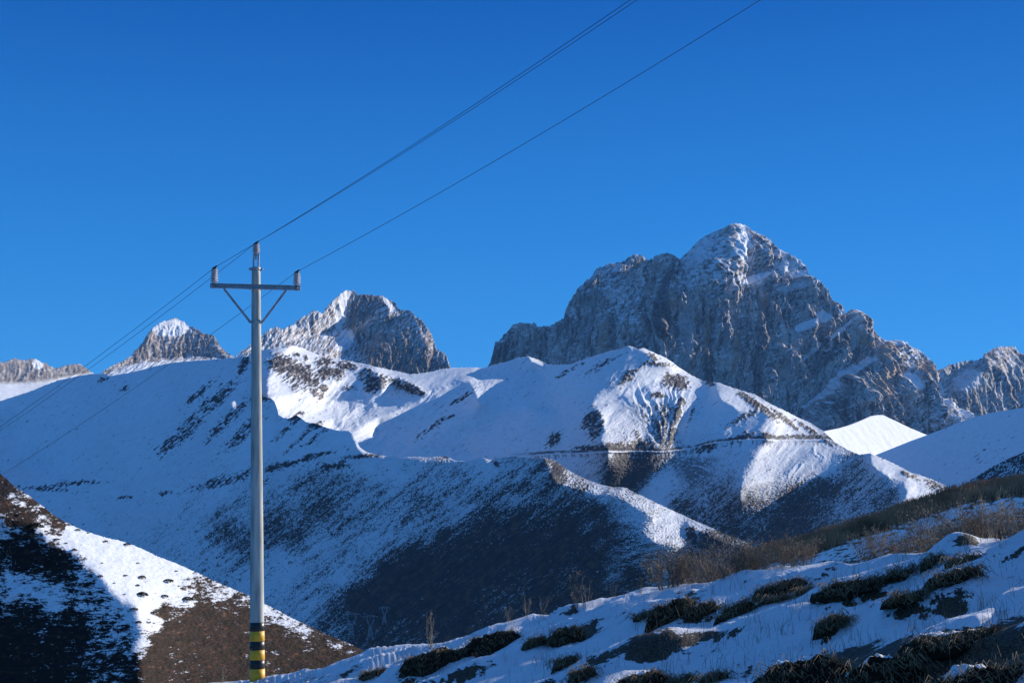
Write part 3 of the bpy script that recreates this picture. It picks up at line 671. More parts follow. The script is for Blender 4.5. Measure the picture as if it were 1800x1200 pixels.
P8 = [
 ('lit', [(-200, 766), (0, 766), (21, 768), (14, 783), (0, 792), (-200, 800)]),
 ('lit', [(-200, 826), (5, 826), (30, 824), (82, 826), (60, 834), (40, 845), (30, 860), (-20, 900), (-200, 900)]),
 ('lit', [(407, 712), (412, 700), (426, 698), (444, 706), (448, 716), (440, 723), (412, 722)]),
 ('lit', [(620, 762), (632, 770), (650, 784), (672, 798), (690, 803), (665, 803), (640, 797), (625, 785)]),
 ('lit', [(705, 806), (717, 802), (780, 799), (822, 811), (770, 810)]),
 ('lit', [(857, 806), (872, 812), (866, 822), (852, 812)]),
 ('lit', [(957, 803), (975, 808), (990, 819), (1003, 829), (1030, 842), (1075, 856), (1100, 857), (1140, 877), (1200, 905), (1262, 932), (1330, 963), (1400, 995), (1390, 1010), (1320, 968), (1255, 946), (1225, 932), (1205, 920), (1196, 926), (1213, 948), (1188, 960), (1150, 950), (1128, 938), (1150, 915), (1135, 900), (1110, 888), (1085, 872), (1050, 866), (1000, 855), (975, 846), (966, 825)]),
]
rel = solve_relief(-220, 1520, 600, 1240, 3, 'shade', P8, iters=60, warp=4)
G8 = [(0, 740, .02), (100, 700, .03), (250, 700, .04), (380, 680, .08), (100, 800, .06), (50, 860, .15), (150, 880, .15), (250, 800, .08), (300, 860, .18), (200, 940, .28), (330, 960, .32), (380, 860, .18), (420, 800, .15), (430, 900, .5), (400, 940, .72), (440, 960, .72), (480, 930, .75), (380, 980, .4), (460, 760, .06),
      (520, 780, .06), (600, 780, .05), (500, 860, .4), (540, 880, .65), (570, 900, .8), (520, 940, .8), (600, 850, .6), (640, 860, .55), (560, 960, .4), (500, 1000, .25), (450, 1020, .25), (640, 820, .2), (700, 830, .2), (760, 850, .4), (700, 900, .42), (650, 960, .4), (600, 1010, .35), (540, 1050, .4),
      (820, 850, .5), (760, 860, .55), (800, 880, .55), (750, 930, .55), (720, 980, 1.0), (780, 950, 1.0), (850, 940, 1.0), (680, 1020, 1.1), (640, 1060, 1.1), (750, 1040, 1.2), (850, 1000, 1.2), (950, 980, 1.05), (900, 880, .6), (960, 860, .6), (1000, 875, .85), (1060, 940, .95), (1050, 900, .85), (1090, 960, .9), (960, 850, .75), (900, 1060, .9), (620, 1110, .85), (700, 1110, .9), (640, 1080, 1.1), (700, 1060, 1.2), (800, 1080, 1.2), (760, 980, 1.15), (900, 940, 1.1), (1000, 950, 1.1), (980, 910, .95), (1040, 990, 1.05), (1100, 1010, 1.0), (1000, 1040, 1.15), (850, 900, .85), (920, 910, .95), (590, 1085, .7), (700, 940, .45), (820, 880, .5), (640, 1000, .5),
      (1000, 1040, .9), (1080, 1000, .68), (1100, 960, .62), (1150, 930, .42), (1120, 900, .42), (1200, 940, .42), (1230, 925, .2), (1180, 905, .22), (1240, 955, .98), (1280, 955, .95), (1220, 975, .97), (1150, 990, .6), (1300, 990, .95), (1060, 870, .3), (1000, 845, .4), (920, 830, .5), (850, 820, .25), (980, 830, .85), (1400, 1050, .9)]
R8 = [(348, 728, 70, 9, 44, .35), (385, 700, 45, 11, 45, .5), (300, 780, 34, 10, 42, .5), (330, 760, 40, 10, 45, .45), (400, 740, 60, 8, 45, .4), (430, 760, 50, 10, 45, .5), (350, 692, 30, 6, 40, .6), (220, 682, 12, 3, 30, .6), (180, 668, 10, 4, 30, .7), (430, 640, 20, 8, 60, .7), (463, 660, 26, 8, 75, .8), (462, 690, 20, 9, 60, .7), (465, 700, 14, 6, 30, .9),
      (520, 733, 14, 7, 25, .95), (556, 748, 16, 6, 10, .9), (535, 765, 40, 4, 45, .5), (560, 765, 36, 4, 42, .45), (500, 760, 34, 4, 40, .35), (590, 820, 24, 6, 10, .9), (500, 818, 30, 5, 12, .8), (540, 808, 26, 4, 12, .7), (640, 802, 40, 4, 4, .7), (480, 825, 16, 5, 10, 1), (560, 800, 30, 4, 10, .7),
      (380, 850, 50, 9, 15, .4), (430, 835, 30, 8, 30, .4), (290, 868, 14, 4, 10, .5), (222, 875, 14, 3, 0, .6), (1250, 948, 26, 12, -25, 1), (1215, 942, 12, 18, 0, .9), (978, 828, 12, 14, -50, .8), (785, 803, 8, 3, 0, .9), (872, 815, 8, 4, -30, .8), (125, 851, 60, 4, 5, .4), (80, 860, 50, 4, -4, .4)]
def col8(px, py, P, n):
    c = SNOW+np.zeros(px.shape+(3,))
    wx = px+9*fbm(px/34, py/34, 3, 5); wy = py+9*fbm(px/34, py/34, 3, 6)
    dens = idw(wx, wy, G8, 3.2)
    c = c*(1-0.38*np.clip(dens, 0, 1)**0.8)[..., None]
    ang0 = 38*sm(100, 420, px)*sm(1180, 1000, px)+6
    wv = 26*fbm(px/90, py/90, 3, 109)
    band = (0.16*ridged(rot(px+wv, py, 40)[0]/200, rot(px+wv, py, 40)[1]/13, 4, 103, .6)+0.34*fbm(rot(px+wv, py, 38)[0]/150, rot(px+wv, py, 38)[1]/34, 4, 104, .6))*sm(0.05, 0.3, dens)
    s1 = speck(px, py, dens+band, 38, 101, 8, 2.1); s2 = speck(px, py, dens+band*0.5, 6, 102, 9, 2.0)
    k = sm(0.35, 0.75, (ang0-6)/38)
    sc = s1*k+s2*(1-k)
    scr = mixc(SCRUB+np.zeros(px.shape+(3,)), BROWN*0.8, sm(-0.2, 0.5, fbm(px/14, py/14, 3, 83)))
    scr = 0.75*scr*np.clip(1+2.2*fbm(rot(px+wv, py, 40)[0]/60, rot(px+wv, py, 40)[1]/4, 5, 106, .65), .3, 2.6)[..., None]
    c = mixc(c, scr, sc*0.94)
    # thin drifts and runnels on the open slope
    x1, y1 = rot(px, py, 36)
    ln = sm(0.42, 0.6, fbm(x1/55, y1/3.0, 3, 107, 0.6))*sm(240, 330, px)*sm(900, 700, px)*0.75
    x2, y2 = rot(px, py, 10)
    ln2 = sm(0.36, 0.6, fbm(x2/34, y2/3.2, 3, 108, 0.6))*sm(420, 300, px)*sm(780, 850, py)*0.7
    c = mixc(c, DARKROCK, np.maximum(ln, ln2))
    r = rockpatch(px, py, R8, 111, 40)
    c = mixc(c, DARKROCK*1.05, r)
    return c
def disp8(px, py, P, n):
    s = P[..., 1]/FPX
    base = disp_snow(2.2, 15, 38, 19)(px, py, P, n)
    u, v = rot(px, py, 40)
    gul = 4.5*s*ridged(u/240+0.3*fbm(px/60, py/60, 2, 3), v/22, 4, 121, 0.6)*sm(0, 90, py-np.interp(px, [0, 450, 640, 960, 1330], [700, 640, 790, 800, 960]))
    dens = idw(px, py, G8, 3.2)
    rough = 1.1*s*sm(0.1, 0.5, dens)*pn(px/3.2, py/2.6, 78)
    r = blur(rockpatch(px, py, R8, 111, 40), 1)
    return base+gul*0.6+rough+r*s*(1.2+2.0*fbm(px/5, py/5, 4, 98, 0.7))
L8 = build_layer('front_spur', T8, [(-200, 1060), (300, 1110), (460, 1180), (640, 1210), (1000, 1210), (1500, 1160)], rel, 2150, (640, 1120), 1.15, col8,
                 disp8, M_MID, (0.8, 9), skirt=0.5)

# ================================================================== DARK SHOULDER (right)
T6b = [(1640, 890), (1685, 857), (1705, 845), (1720, 835), (1737, 825), (1755, 815), (1775, 805), (1800, 795), (1900, 750), (2000, 700)]
rel = solve_relief(1630, 2020, 690, 960, 4, 'shade', [])
G6b = [(1700, 850, .8), (1750, 830, .9), (1800, 805, .85), (1740, 850, .7), (1800, 840, .65), (1900, 800, .9)]
def col6b(px, py, P, n):
    c = SNOW+np.zeros(px.shape+(3,))
    return mixc(c, SCRUB, 0.95*speck(px, py, idw(px, py, G6b), 34, 131, 7, 2.5))
L6b = build_layer('dark_shoulder', T6b, [(1640, 930), (2000, 930)], rel, 1100, (1760, 840), 1.4, col6b, disp_snow(2.0, 12, 34, 27), M_MID, (1.5, 8), skirt=0.5)

# ================================================================== NEAR LEFT HILL
T9 = [(-250, 690), (-100, 775), (0, 832), (12, 842), (25, 855), (50, 870), (75, 890), (92, 903), (110, 915), (132, 926), (155, 935), (187, 945), (210, 950), (232, 957), (255, 967), (275, 977), (295, 984), (312, 991), (337, 1002), (355, 1010), (375, 1020), (395, 1029), (412, 1036), (437, 1046), (467, 1062), (485, 1071), (505, 1082), (537, 1097), (556, 1106), (575, 1115), (600, 1125), (625, 1136), (647, 1147), (700, 1180), (760, 1215)]
EDGE9 = [(-250, 900), (30, 930), (87, 955), (120, 972), (150, 992), (170, 1010), (190, 1025), (195, 1047), (215, 1062), (240, 1070), (243, 1090), (240, 1137), (242, 1200), (250, 1300), (-250, 1300)]
P9 = [('shadesteep', EDGE9), ('shade', [(-250, 880), (0, 905), (60, 925), (87, 955), (30, 930)]),
      ('lit', [(15, 1022), (45, 1018), (66, 1032), (40, 1042), (20, 1040)]), ('lit', [(44, 1050), (62, 1050), (70, 1062), (58, 1060)])]
rel = solve_relief(-270, 780, 660, 1330, 3, 'dim', P9, iters=50, warp=16, soft=3)
G9 = [(0, 850, .9), (30, 880, .55), (70, 900, .6), (100, 918, .8), (50, 915, .9), (20, 900, .85), (0, 925, .45), (80, 930, .35), (130, 940, .1), (200, 980, .0), (250, 1000, .0), (200, 1010, .0), (230, 1040, .0), (260, 1060, .02), (300, 1010, .08), (320, 1000, .25), (340, 1025, .55), (370, 1035, .55), (400, 1045, .45), (430, 1055, .55), (300, 1050, .2), (330, 1060, .45),
      (250, 1075, .1), (270, 1090, .35), (290, 1075, .9), (350, 1075, .95), (400, 1070, .8), (430, 1075, .85), (350, 1100, 1), (300, 1110, .95), (265, 1100, .35), (250, 1130, .3), (270, 1125, .9), (270, 1160, 1), (400, 1120, 1), (480, 1110, .95), (480, 1075, .35), (500, 1090, .45), (530, 1108, .5), (560, 1125, .7), (600, 1135, .6), (520, 1130, .95), (600, 1160, .95), (560, 1160, 1), (400, 1180, 1),
      (100, 990, .85), (50, 980, .85), (150, 1030, .6), (30, 980, .75), (90, 1050, .35), (180, 1050, .5), (200, 1080, .5), (50, 1080, .8), (120, 1110, .85), (180, 1110, .65), (100, 1180, .85), (30, 1130, .9), (220, 1160, .7), (20, 1180, .9), (40, 1030, .3), (200, 1120, .55)]
def col9(px, py, P, n):
    c = SNOW*1.0+np.zeros(px.shape+(3,))
    wx = px+10*fbm(px/22, py/22, 3, 5); wy = py+8*fbm(px/22, py/22, 3, 6)
    d = idw(wx, wy, G9, 3.6, 8)
    x1, y1 = rot(px, py, 2)
    f = 0.5*fbm(x1/9, y1/3.2, 4, 141, 0.65)+0.42*fbm(x1/26, y1/10, 3, 143)
    th = 0.47-0.98*d
    sc = sm(th-0.06, th+0.12, f+0.16*pn(px/2.6, py/1.5, 145))
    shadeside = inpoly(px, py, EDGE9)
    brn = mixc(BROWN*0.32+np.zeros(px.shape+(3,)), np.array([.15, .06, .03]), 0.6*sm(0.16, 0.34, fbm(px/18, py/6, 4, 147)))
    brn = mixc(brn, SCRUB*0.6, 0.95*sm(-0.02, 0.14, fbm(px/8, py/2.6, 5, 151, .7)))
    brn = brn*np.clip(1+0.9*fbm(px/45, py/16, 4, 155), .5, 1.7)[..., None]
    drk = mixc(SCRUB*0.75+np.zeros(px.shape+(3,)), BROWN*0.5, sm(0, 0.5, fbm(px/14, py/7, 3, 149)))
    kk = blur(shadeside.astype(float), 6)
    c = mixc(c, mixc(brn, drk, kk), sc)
    th2 = sm(0.3, 0.5, fbm(x1/22, y1/1.9, 3, 153, 0.6))*0.35*sm(90, 130, px)
    return mixc(c, BROWN*1.6, th2*(1-sc))
def disp9(px, py, P, n):
    s = P[..., 1]/FPX
    d = idw(px, py, G9, 3.6, 8)
    return s*(1.5*fbm(px/26, py/14, 4, 161)+1.3*sm(0.2, 0.6, d)*fbm(px/7, py/3.5, 5, 163, 0.7)+0.35*fbm(px/7, py/2.2, 3, 167))
L9 = build_layer('left_hillside', T9, [(-250, 1260), (760, 1290)], rel, 230, (300, 1060), 1.2, col9, disp9, M_HILL, (1.2, 9), skirt=0.5)

# ================================================================== SCRUB HILL (right, behind the near slope)
T10 = [(900, 1135), (1000, 1110), (1150, 1056), (1250, 1004), (1300, 978), (1335, 965), (1350, 960), (1400, 950), (1425, 943), (1450, 935), (1500, 917), (1530, 909), (1562, 900), (1600, 885), (1650, 870), (1682, 857), (1725, 850), (1760, 845), (1800, 838), (1900, 812), (2050, 770), (2300, 690)]
rel = solve_relief(880, 2320, 660, 1220, 4, 'shade', [('dim', [(1250, 1010), (1350, 962), (1500, 918), (1682, 857), (1800, 838), (2300, 690), (2300, 740), (1800, 866), (1600, 915), (1450, 955), (1350, 985), (1250, 1030)])], iters=40, warp=3)
def col10(px, py, P, n):
    yt = np.interp(px, [p[0] for p in T10], [p[1] for p in T10]); dd = py-yt
    c = SNOW+np.zeros(px.shape+(3,))
    x1, y1 = rot(px, py, 12)
    dens = np.interp(dd, [0, 22, 34, 48, 62, 90], [1.2, 1.1, .55, .42, .6, .8])
    f = 0.6*fbm(x1/30, y1/4.5, 4, 171, .6)+0.35*fbm(x1/7, y1/2.5, 3, 172)
    m = sm(0.5-0.95*dens, 0.6-0.95*dens, f)
    b = mixc(BROWN*2.2+np.zeros(px.shape+(3,)), SCRUB*1.5, sm(-.2, .3, fbm(px/12, py/5, 4, 173)))
    return mixc(c, b, m)
def disp10(px, py, P, n):
    s = P[..., 1]/FPX
    return s*(2.0*fbm(px/22, py/6, 4, 175)+1.5*pn(px/4, py/2.5, 176))
L10 = build_layer('scrub_hill', T10, [(900, 1200), (1150, 1180), (1400, 1150), (1600, 1130), (1800, 1110), (2300, 1080)], rel, 85, (1600, 900), 1.4, col10, disp10, M_HILL, (1.5, 8), skirt=0.6)

# ================================================================== NEAR SNOW SLOPE
HH, AL, BE = 2.2, 0.36, 0.036
TC = [(-300, 1350), (0, 1290), (300, 1222), (380, 1202), (440, 1192), (475, 1186), (512, 1178), (575, 1170), (600, 1160), (640, 1147), (650, 1142), (700, 1135), (750, 1130), (800, 1120), (825, 1117), (860, 1105), (890, 1097), (915, 1088), (937, 1080), (982, 1079), (1025, 1070), (1057, 1056), (1085, 1049), (1112, 1044), (1150, 1036), (1180, 1030), (1210, 1026), (1260, 1017), (1325, 1010), (1345, 1003), (1367, 997), (1395, 995), (1425, 992), (1500, 986), (1525, 981), (1562, 968), (1610, 966), (1662, 963), (1712, 954), (1760, 948), (1800, 941), (2000, 905), (2300, 860), (2800, 800)]
_tca, _tcb = ab([p[0] for p in TC], [p[1] for p in TC])
def crestD(a):
    b = np.interp(a, _tca, _tcb)
    return np.clip(HH/np.maximum(AL*a+BE-b, 0.03), 5, 40)
def bumps(x, y):
    """drifts, terracettes and hummocks of the slope"""
    w = 0.9*fbm(x/3.6, y/5.0, 3, 201)
    ph = (y-0.10*x+w*1.6)/2.3
    saw = ph-np.floor(ph)
    tread = np.where(saw < 0.30, sm(0, 0.30, saw), 1-sm(0.30, 1.0, saw))
    k = sm(-0.2, 0.3, fbm(x/2.6, y/3.0, 3, 203))
    z = 0.19*tread*k
    z = z+0.20*fbm(x/2.4, y/2.6, 4, 205, 0.42)
    h = ridged(x/1.6, y/2.0, 3, 209, 0.4)
    z = z+0.055*ridged(x/1.1, y/0.95, 3, 221, 0.5)+0.09*sm(0.1, 0.8, h)+0.022*fbm(x/0.35, y/0.55, 4, 219, .6)
    return z-0.10
def gz(x, y):
    return AL*x+BE*y-HH+bumps(x, y)
na = 1300
A_ = np.concatenate([np.linspace(-0.50, -0.19, 60)[:-1], np.linspace(-0.19, 0.40, 1150), np.linspace(0.40, 0.76, 90)[1:]])
D_ = crestD(A_)
rows = 620
q = np.linspace(0, 1, rows)[:, None]
near = 3.2
dd = 1/((1-q)/near+q/D_[None])                       # even in perspective
X = A_[None]*dd; Y = dd+0*X
fadec = 0.35+0.65*sm(1.0, 0.955, dd/D_[None])
Z = AL*X+BE*Y-HH+bumps(X, Y)*fadec
behind = []
xx, yy, zz = X[-1], Y[-1], Z[-1]
for k in range(1, 26):
    e = 0.12*k**1.45
    yk = yy+e; xk = xx*(yk/yy)
    behind.append(np.stack([xk, yk, zz-0.10*e-0.020*e*e*0.4+0.08*fbm(xk/1.2, yk/1.2, 3, 211)*min(1, k/5)], -1))
Pn = np.concatenate([np.stack([X, Y, Z], -1), np.array(behind)], 0)
nn = normals(Pn)
xw, yw = Pn[..., 0], Pn[..., 1]
steep = -nn[..., 1]                                   # turned to the camera
bare = 0.14+0.50*sm(0.20, 0.46, steep)+0.5*sm(0.15, 0.6, fbm(xw/1.1, yw/2.0, 4, 215, 0.6)+0.4*(steep-0.12))
pxg, pyg = ab2px(xw/yw, Pn[..., 2]/yw)
for (cx, cy, rx, ry, an, w_) in [(1520, 1185, 260, 56, 12, .85), (1740, 1150, 190, 56, 12, .85), (1130, 1200, 90, 22, 12, .45), (1690, 1120, 130, 22, 4, .45), (1150, 1110, 90, 16, 12, .3), (1100, 1140, 60, 12, 15, .3), (1180, 1060, 90, 20, 20, .35), (560, 1195, 90, 10, 5, .3)]:
    bare = np.maximum(bare, w_*blob(pxg, pyg, cx, cy, rx, ry, an)+0.5*bare)
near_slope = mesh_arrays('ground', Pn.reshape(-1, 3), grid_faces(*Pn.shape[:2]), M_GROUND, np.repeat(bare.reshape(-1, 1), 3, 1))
tag(near_slope, kind='structure')
# land under and around everything
gp = []
rad = [0, 4, 30, 100, 300, 900, 2500, 8000, 19500]
for r_ in rad:
    for k in range(48):
        t = 2*math.pi*k/48
        gp.append((r_*math.sin(t), r_*math.cos(t), -26 if r_ < 31 else (-60 if r_ < 101 else (-120 if r_ < 301 else -420-0.015*r_))))
gF = [[i*48+k, i*48+(k+1) % 48, (i+1)*48+(k+1) % 48, (i+1)*48+k] for i in range(len(rad)-1) for k in range(48)]
land = mesh_arrays('valley_floor', gp, [f[::-1] for f in gF], M_MID, np.array([[.06, .045, .035]]*len(gp)))
tag(land, kind='structure')

def on_slope(px, py, extra=0.0):
    """point of the near slope seen at a photo pixel"""
    a, b = ab(px, py); a = float(a); b = float(b)
    d = np.linspace(4, 42, 3800)
    f = gz(a*d, d)-b*d
    hit = np.nonzero(f >= 0)[0]
    hit = hit[(d[hit] > 4.05)]
    dd_ = float(d[hit[0]]) if len(hit) else 99.0
    D = float(crestD(np.array(a)))
    dd_ = min(dd_, D*0.985)+extra
    return a, dd_, float(gz(np.array(a*dd_), np.array(dd_)))

# ------------------------------------------------------------------ twigs, shrubs, grass
def segs(P0, P1, r0, r1, sides=3):
    """tapered prisms for arrays of segments -> V, F (quads)"""
    P0 = np.asarray(P0, float); P1 = np.asarray(P1, float); n = len(P0)
    d = nrm(P1-P0); up = np.where(np.abs(d[:, 2:3]) > 0.9, [[1., 0, 0]], [[0, 0, 1.]])
    u = nrm(np.cross(d, up)); v = np.cross(d, u)
    V = []
    for (P, r) in ((P0, r0), (P1, r1)):
        for k in range(sides):
            t = 2*math.pi*k/sides
            V.append(P+(u*math.cos(t)+v*math.sin(t))*np.reshape(r, (-1, 1)))
    V = np.stack(V, 1).reshape(-1, 3)
    base = np.arange(n)[:, None]*2*sides
    F = []
    for k in range(sides):
        k2 = (k+1) % sides
        F.append(np.concatenate([base+k, base+k2, base+sides+k2, base+sides+k], 1))
    return V, np.concatenate(F, 0)
def shrub_arrays(rg, stems=26, h=1.0, spread=0.5, sub=5, leaf=0.0, r=0.006, base=0.12):
    """leafless shrub: fanned stems, side twigs, and small dry leaf or seed quads"""
    a = rg.random(stems)*2*np.pi; t = spread*np.sqrt(rg.random(stems))
    L = h*(0.55+0.45*rg.random(stems))
    b0 = np.stack([base*np.cos(a)*rg.random(stems), base*np.sin(a)*rg.random(stems), np.zeros(stems)-0.06*h], 1)
    dr = nrm(np.stack([np.cos(a)*t, np.sin(a)*t, np.ones(stems)], 1))
    mid = b0+dr*L[:, None]*0.55+0.03*h*rg.normal(size=(stems, 3)); tip = mid+nrm(dr+0.16*rg.normal(size=(stems, 3)))*L[:, None]*0.5
    P0 = [b0, mid]; P1 = [mid, tip]; R0 = [np.full(stems, r), np.full(stems, r*.7)]; R1 = [np.full(stems, r*.7), np.full(stems, r*.3)]
    tips = [tip]
    for g in range(sub):
        f = 0.25+0.7*rg.random(stems)[:, None]
        s = np.where(f < 0.5, b0+(mid-b0)*f*2, mid+(tip-mid)*(f*2-1))
        d2 = nrm(dr+0.55*rg.normal(size=(stems, 3))); e = s+d2*(h*0.26*rg.random(stems)[:, None]+0.05*h)
        P0.append(s); P1.append(e); R0.append(np.full(stems, r*.5)); R1.append(np.full(stems, r*.25)); tips.append(e)
        for _ in range(2):
            s2 = s+(e-s)*(0.3+0.6*rg.random(stems)[:, None]); e2 = s2+nrm(d2+0.6*rg.normal(size=(stems, 3)))*(h*0.12*rg.random(stems)[:, None]+0.02*h)
            P0.append(s2); P1.append(e2); R0.append(np.full(stems, r*.35)); R1.append(np.full(stems, r*.2)); tips.append(e2)
    V, F = segs(np.concatenate(P0), np.concatenate(P1), np.concatenate(R0), np.concatenate(R1))
    if leaf > 0:
        tp = np.concatenate(tips); n = int(len(tp)*1.5); c = tp[rg.integers(0, len(tp), n)]+0.02*h*rg.normal(size=(n, 3))
        u = nrm(rg.normal(size=(n, 3)))*leaf*(0.5+rg.random((n, 1))); v = nrm(rg.normal(size=(n, 3)))*leaf*0.6
        LV = np.stack([c-u, c-v, c+u, c+v], 1).reshape(-1, 3)
        LF = np.arange(4*n).reshape(n, 4)
    else:
        LV, LF = np.zeros((0, 3)), np.zeros((0, 4), int)
    return V, F, LV, LF
M_TWIG = plain_mat('twig_bark', (0.30, 0.23, 0.16), 0.8, nscale=6, var=0.3)
M_TWIG2 = plain_mat('pale_twig', (0.26, 0.20, 0.13), 0.8, nscale=6, var=0.3)
M_LEAF = plain_mat('dry_leaf', (0.46, 0.35, 0.23), 0.8, nscale=3, var=0.35)
M_DARKSHRUB = plain_mat('dark_evergreen_scrub', (0.035, 0.028, 0.020), 0.85, nscale=3, var=0.3)
M_SCRUBTW = plain_mat('brown_scrub', (0.46, 0.29, 0.16), 0.85, nscale=0.4, var=0.35)

def make_shrub(name, seed, mat, **kw):
    V, F, LV, LF = shrub_arrays(np.random.default_rng(seed), **kw)
    e = empty(name)
    mesh_arrays('twigs', V, F, mat, parent=e, smooth=False)
    if len(LF): mesh_arrays('dry_leaves', LV, LF, M_LEAF, parent=e, smooth=False)
    return e
def copy_thing(o):
    c = o.copy(); C.scene.collection.objects.link(c)
    for ch in list(o.children):
        k = ch.copy(); C.scene.collection.objects.link(k); k.parent = c
    return c
used = set()
def place(proto, loc, s, rz, sxy=1.0):
    o = proto if proto.name not in used else copy_thing(proto)
    used.add(proto.name); used.add(o.name)
    o.location = loc; o.scale = (s*sxy, s*sxy, s); o.rotation_euler = (0, 0, rz)
    return o
M_TWIG3 = plain_mat('dark_twig_bark', (0.15, 0.10, 0.07), 0.8, nscale=6, var=0.3)
dense = [make_shrub('shrub', 300+i, M_TWIG if i % 2 else M_TWIG3, stems=30, h=1.0, spread=0.62, sub=6, leaf=0.016, r=0.007, base=0.2) for i in range(4)]
sparse = [make_shrub('dry_plant', 320+i, M_TWIG2, stems=6, h=1.0, spread=0.32, sub=4, leaf=0.016, r=0.010, base=0.08) for i in range(3)]
# thicket on the crest, in the middle right
TH = [(1152, 1036, 66), (1170, 1036, 78), (1190, 1034, 70), (1207, 1030, 72), (1226, 1026, 66), (1244, 1022, 74), (1262, 1019, 62), (1284, 1018, 70), (1300, 1016, 64), (1318, 1013, 72), (1338, 1008, 66), (1358, 1003, 60), (1378, 998, 66), (1400, 997, 58), (1414, 995, 56)]
for i, (x, y, h) in enumerate(TH):
    a, d, z = on_slope(x, y, 0.35+0.5*rnd.random())
    o = place(dense[i % 4], (a*d, d, z-0.05), (h*rnd.uniform(.72, 1.12)+4)*d/FPX, rnd.random()*6.28, 1.0)
    tag(o, 'leafless brown shrub in the thicket on the snowy crest right of centre', 'shrub', 'shrubs of the thicket on the snowy crest')
TR = [(1520, 985, 48), (1545, 980, 62), (1572, 974, 56), (1600, 972, 70), (1628, 970, 78), (1655, 968, 84), (1680, 966, 82), (1706, 962, 74), (1730, 956, 84), (1752, 953, 70), (1774, 950, 82), (1798, 946, 76), (1825, 940, 80)]
for i, (x, y, h) in enumerate(TR):
    a, d, z = on_slope(x, y, 0.5+0.9*rnd.random())
    o = place(dense[(i+2) % 4], (a*d, d, z-0.12), (h*rnd.uniform(.65, 1.15)+4)*d/FPX, rnd.random()*6.28, 1.05)
    tag(o, 'grey brown leafless shrub in the row behind the snow crest at far right', 'shrub', 'shrubs of the row at the right edge')
DRYP = [(926, 1084, 36, 'left one of two dry brown plants standing close together on the snow crest'),
      (951, 1081, 40, 'right one of two dry brown plants standing close together on the snow crest'),
      (1012, 1072, 72, 'tallest dry plant on the crest, slender with a brown seed head'),
      (1030, 1069, 46, 'short dry plant just right of the tallest slender one on the crest'),
      (1078, 1051, 30, 'low dry plant on the crest halfway between the slender plant and the thicket'),
      (1125, 1043, 34, 'low brown plant at the left foot of the thicket'),
      (757, 1140, 62, 'thin bare branching plant growing out of the leftmost dark turf bank'),
      (897, 1095, 32, 'thin dry stalks on the crest left of the pair of brown plants'),
      (388, 1204, 36, 'small dry plant at the bottom edge left of the utility pole'),
      (1700, 968, 40, 'pale dry plant poking above the mounds at right'),
      (1265, 1022, 34, 'small green tinged plant in front of the thicket')]
for i, (x, y, h, lb) in enumerate(DRYP):
    a, d, z = on_slope(x, y, 0.05)
    o = place(sparse[i % 3], (a*d, d, z-0.03), h*d/FPX*1.1, rnd.random()*6.28, 0.9)
    tag(o, lb, 'plant')
# low dark shrubs on the sunlit snow of the left hill
def clump(seed):
    rg = np.random.default_rng(seed)
    n = 260; t = rg.random(n)*2*np.pi; z = rg.random(n)**0.7; r = np.sqrt(1-z**2)*(0.75+0.35*rg.random(n))
    c = np.stack([np.cos(t)*r, np.sin(t)*r, z*0.75-0.1], 1)
    u = nrm(rg.normal(size=(n, 3)))*0.17; v = nrm(rg.normal(size=(n, 3)))*0.12
    V = np.stack([c-u, c-v, c+u, c+v], 1).reshape(-1, 3)
    return mesh_arrays('low_shrub', V, np.arange(4*n).reshape(n, 4), M_DARKSHRUB, smooth=False)
cl = [clump(400+i) for i in range(3)]
for i, (x, y, w) in enumerate([(100, 947, 9), (116, 954, 10), (131, 966, 11), (179, 989, 5), (242, 989, 5), (220, 1011, 9), (250, 1014, 14), (201, 1024, 6), (242, 1028, 13), (219, 1044, 10), (250, 1044, 16), (289, 1047, 15), (177, 1012, 8), (289, 1066, 8), (268, 1076, 16), (155, 936, 6), (137, 931, 6), (81, 933, 8), (296, 1020, 14), (62, 924, 15), (57, 942, 14), (30, 905, 16), (236, 1070, 8), (244, 1093, 7), (310, 1003, 8), (330, 1052, 12), (70, 948, 12), (186, 951, 7), (223, 956, 9)]):
    p = surf(L9, float(x), float(y))
    s = w*rnd.uniform(0.3, 0.62)*p[1]/FPX
    o = place(cl[i % 3], (p[0], p[1]-0.3*s, p[2]-0.2*s), s*rnd.uniform(.7, 1.1), rnd.random()*6, rnd.uniform(1.0, 1.7))
    tag(o, 'low dark shrub dotted on the left hillside snow', 'shrub', 'dark shrubs dotted over the left hillside')
# brown scrub along the right hill: nobody could count it
rg = np.random.default_rng(77)
xs_ = rg.uniform(1320, 1990, 3400); off_ = rg.random(3400)**1.3*26
ys_ = np.interp(xs_, [p[0] for p in T10], [p[1] for p in T10])+off_
base_ = surf(L10, xs_, ys_)
k_ = 5; B_ = np.repeat(base_, k_, 0); B_[:, :2] += rg.normal(size=(len(B_), 2))*0.25
sc_ = B_[:, 1]/FPX
dir_ = nrm(np.stack([rg.normal(size=len(B_))*0.45, rg.normal(size=len(B_))*0.3, np.ones(len(B_))], 1))
E_ = B_+dir_*(sc_*(4+7*rg.random(len(B_))))[:, None]
V, F = segs(B_-[0, 0, .15], E_, sc_*0.8, sc_*0.25)
sc = mesh_arrays('brown_scrub', V, F, M_SCRUBTW, smooth=False)
tag(sc, 'band of low brown scrub along the top of the right hill', 'scrub', kind='stuff')
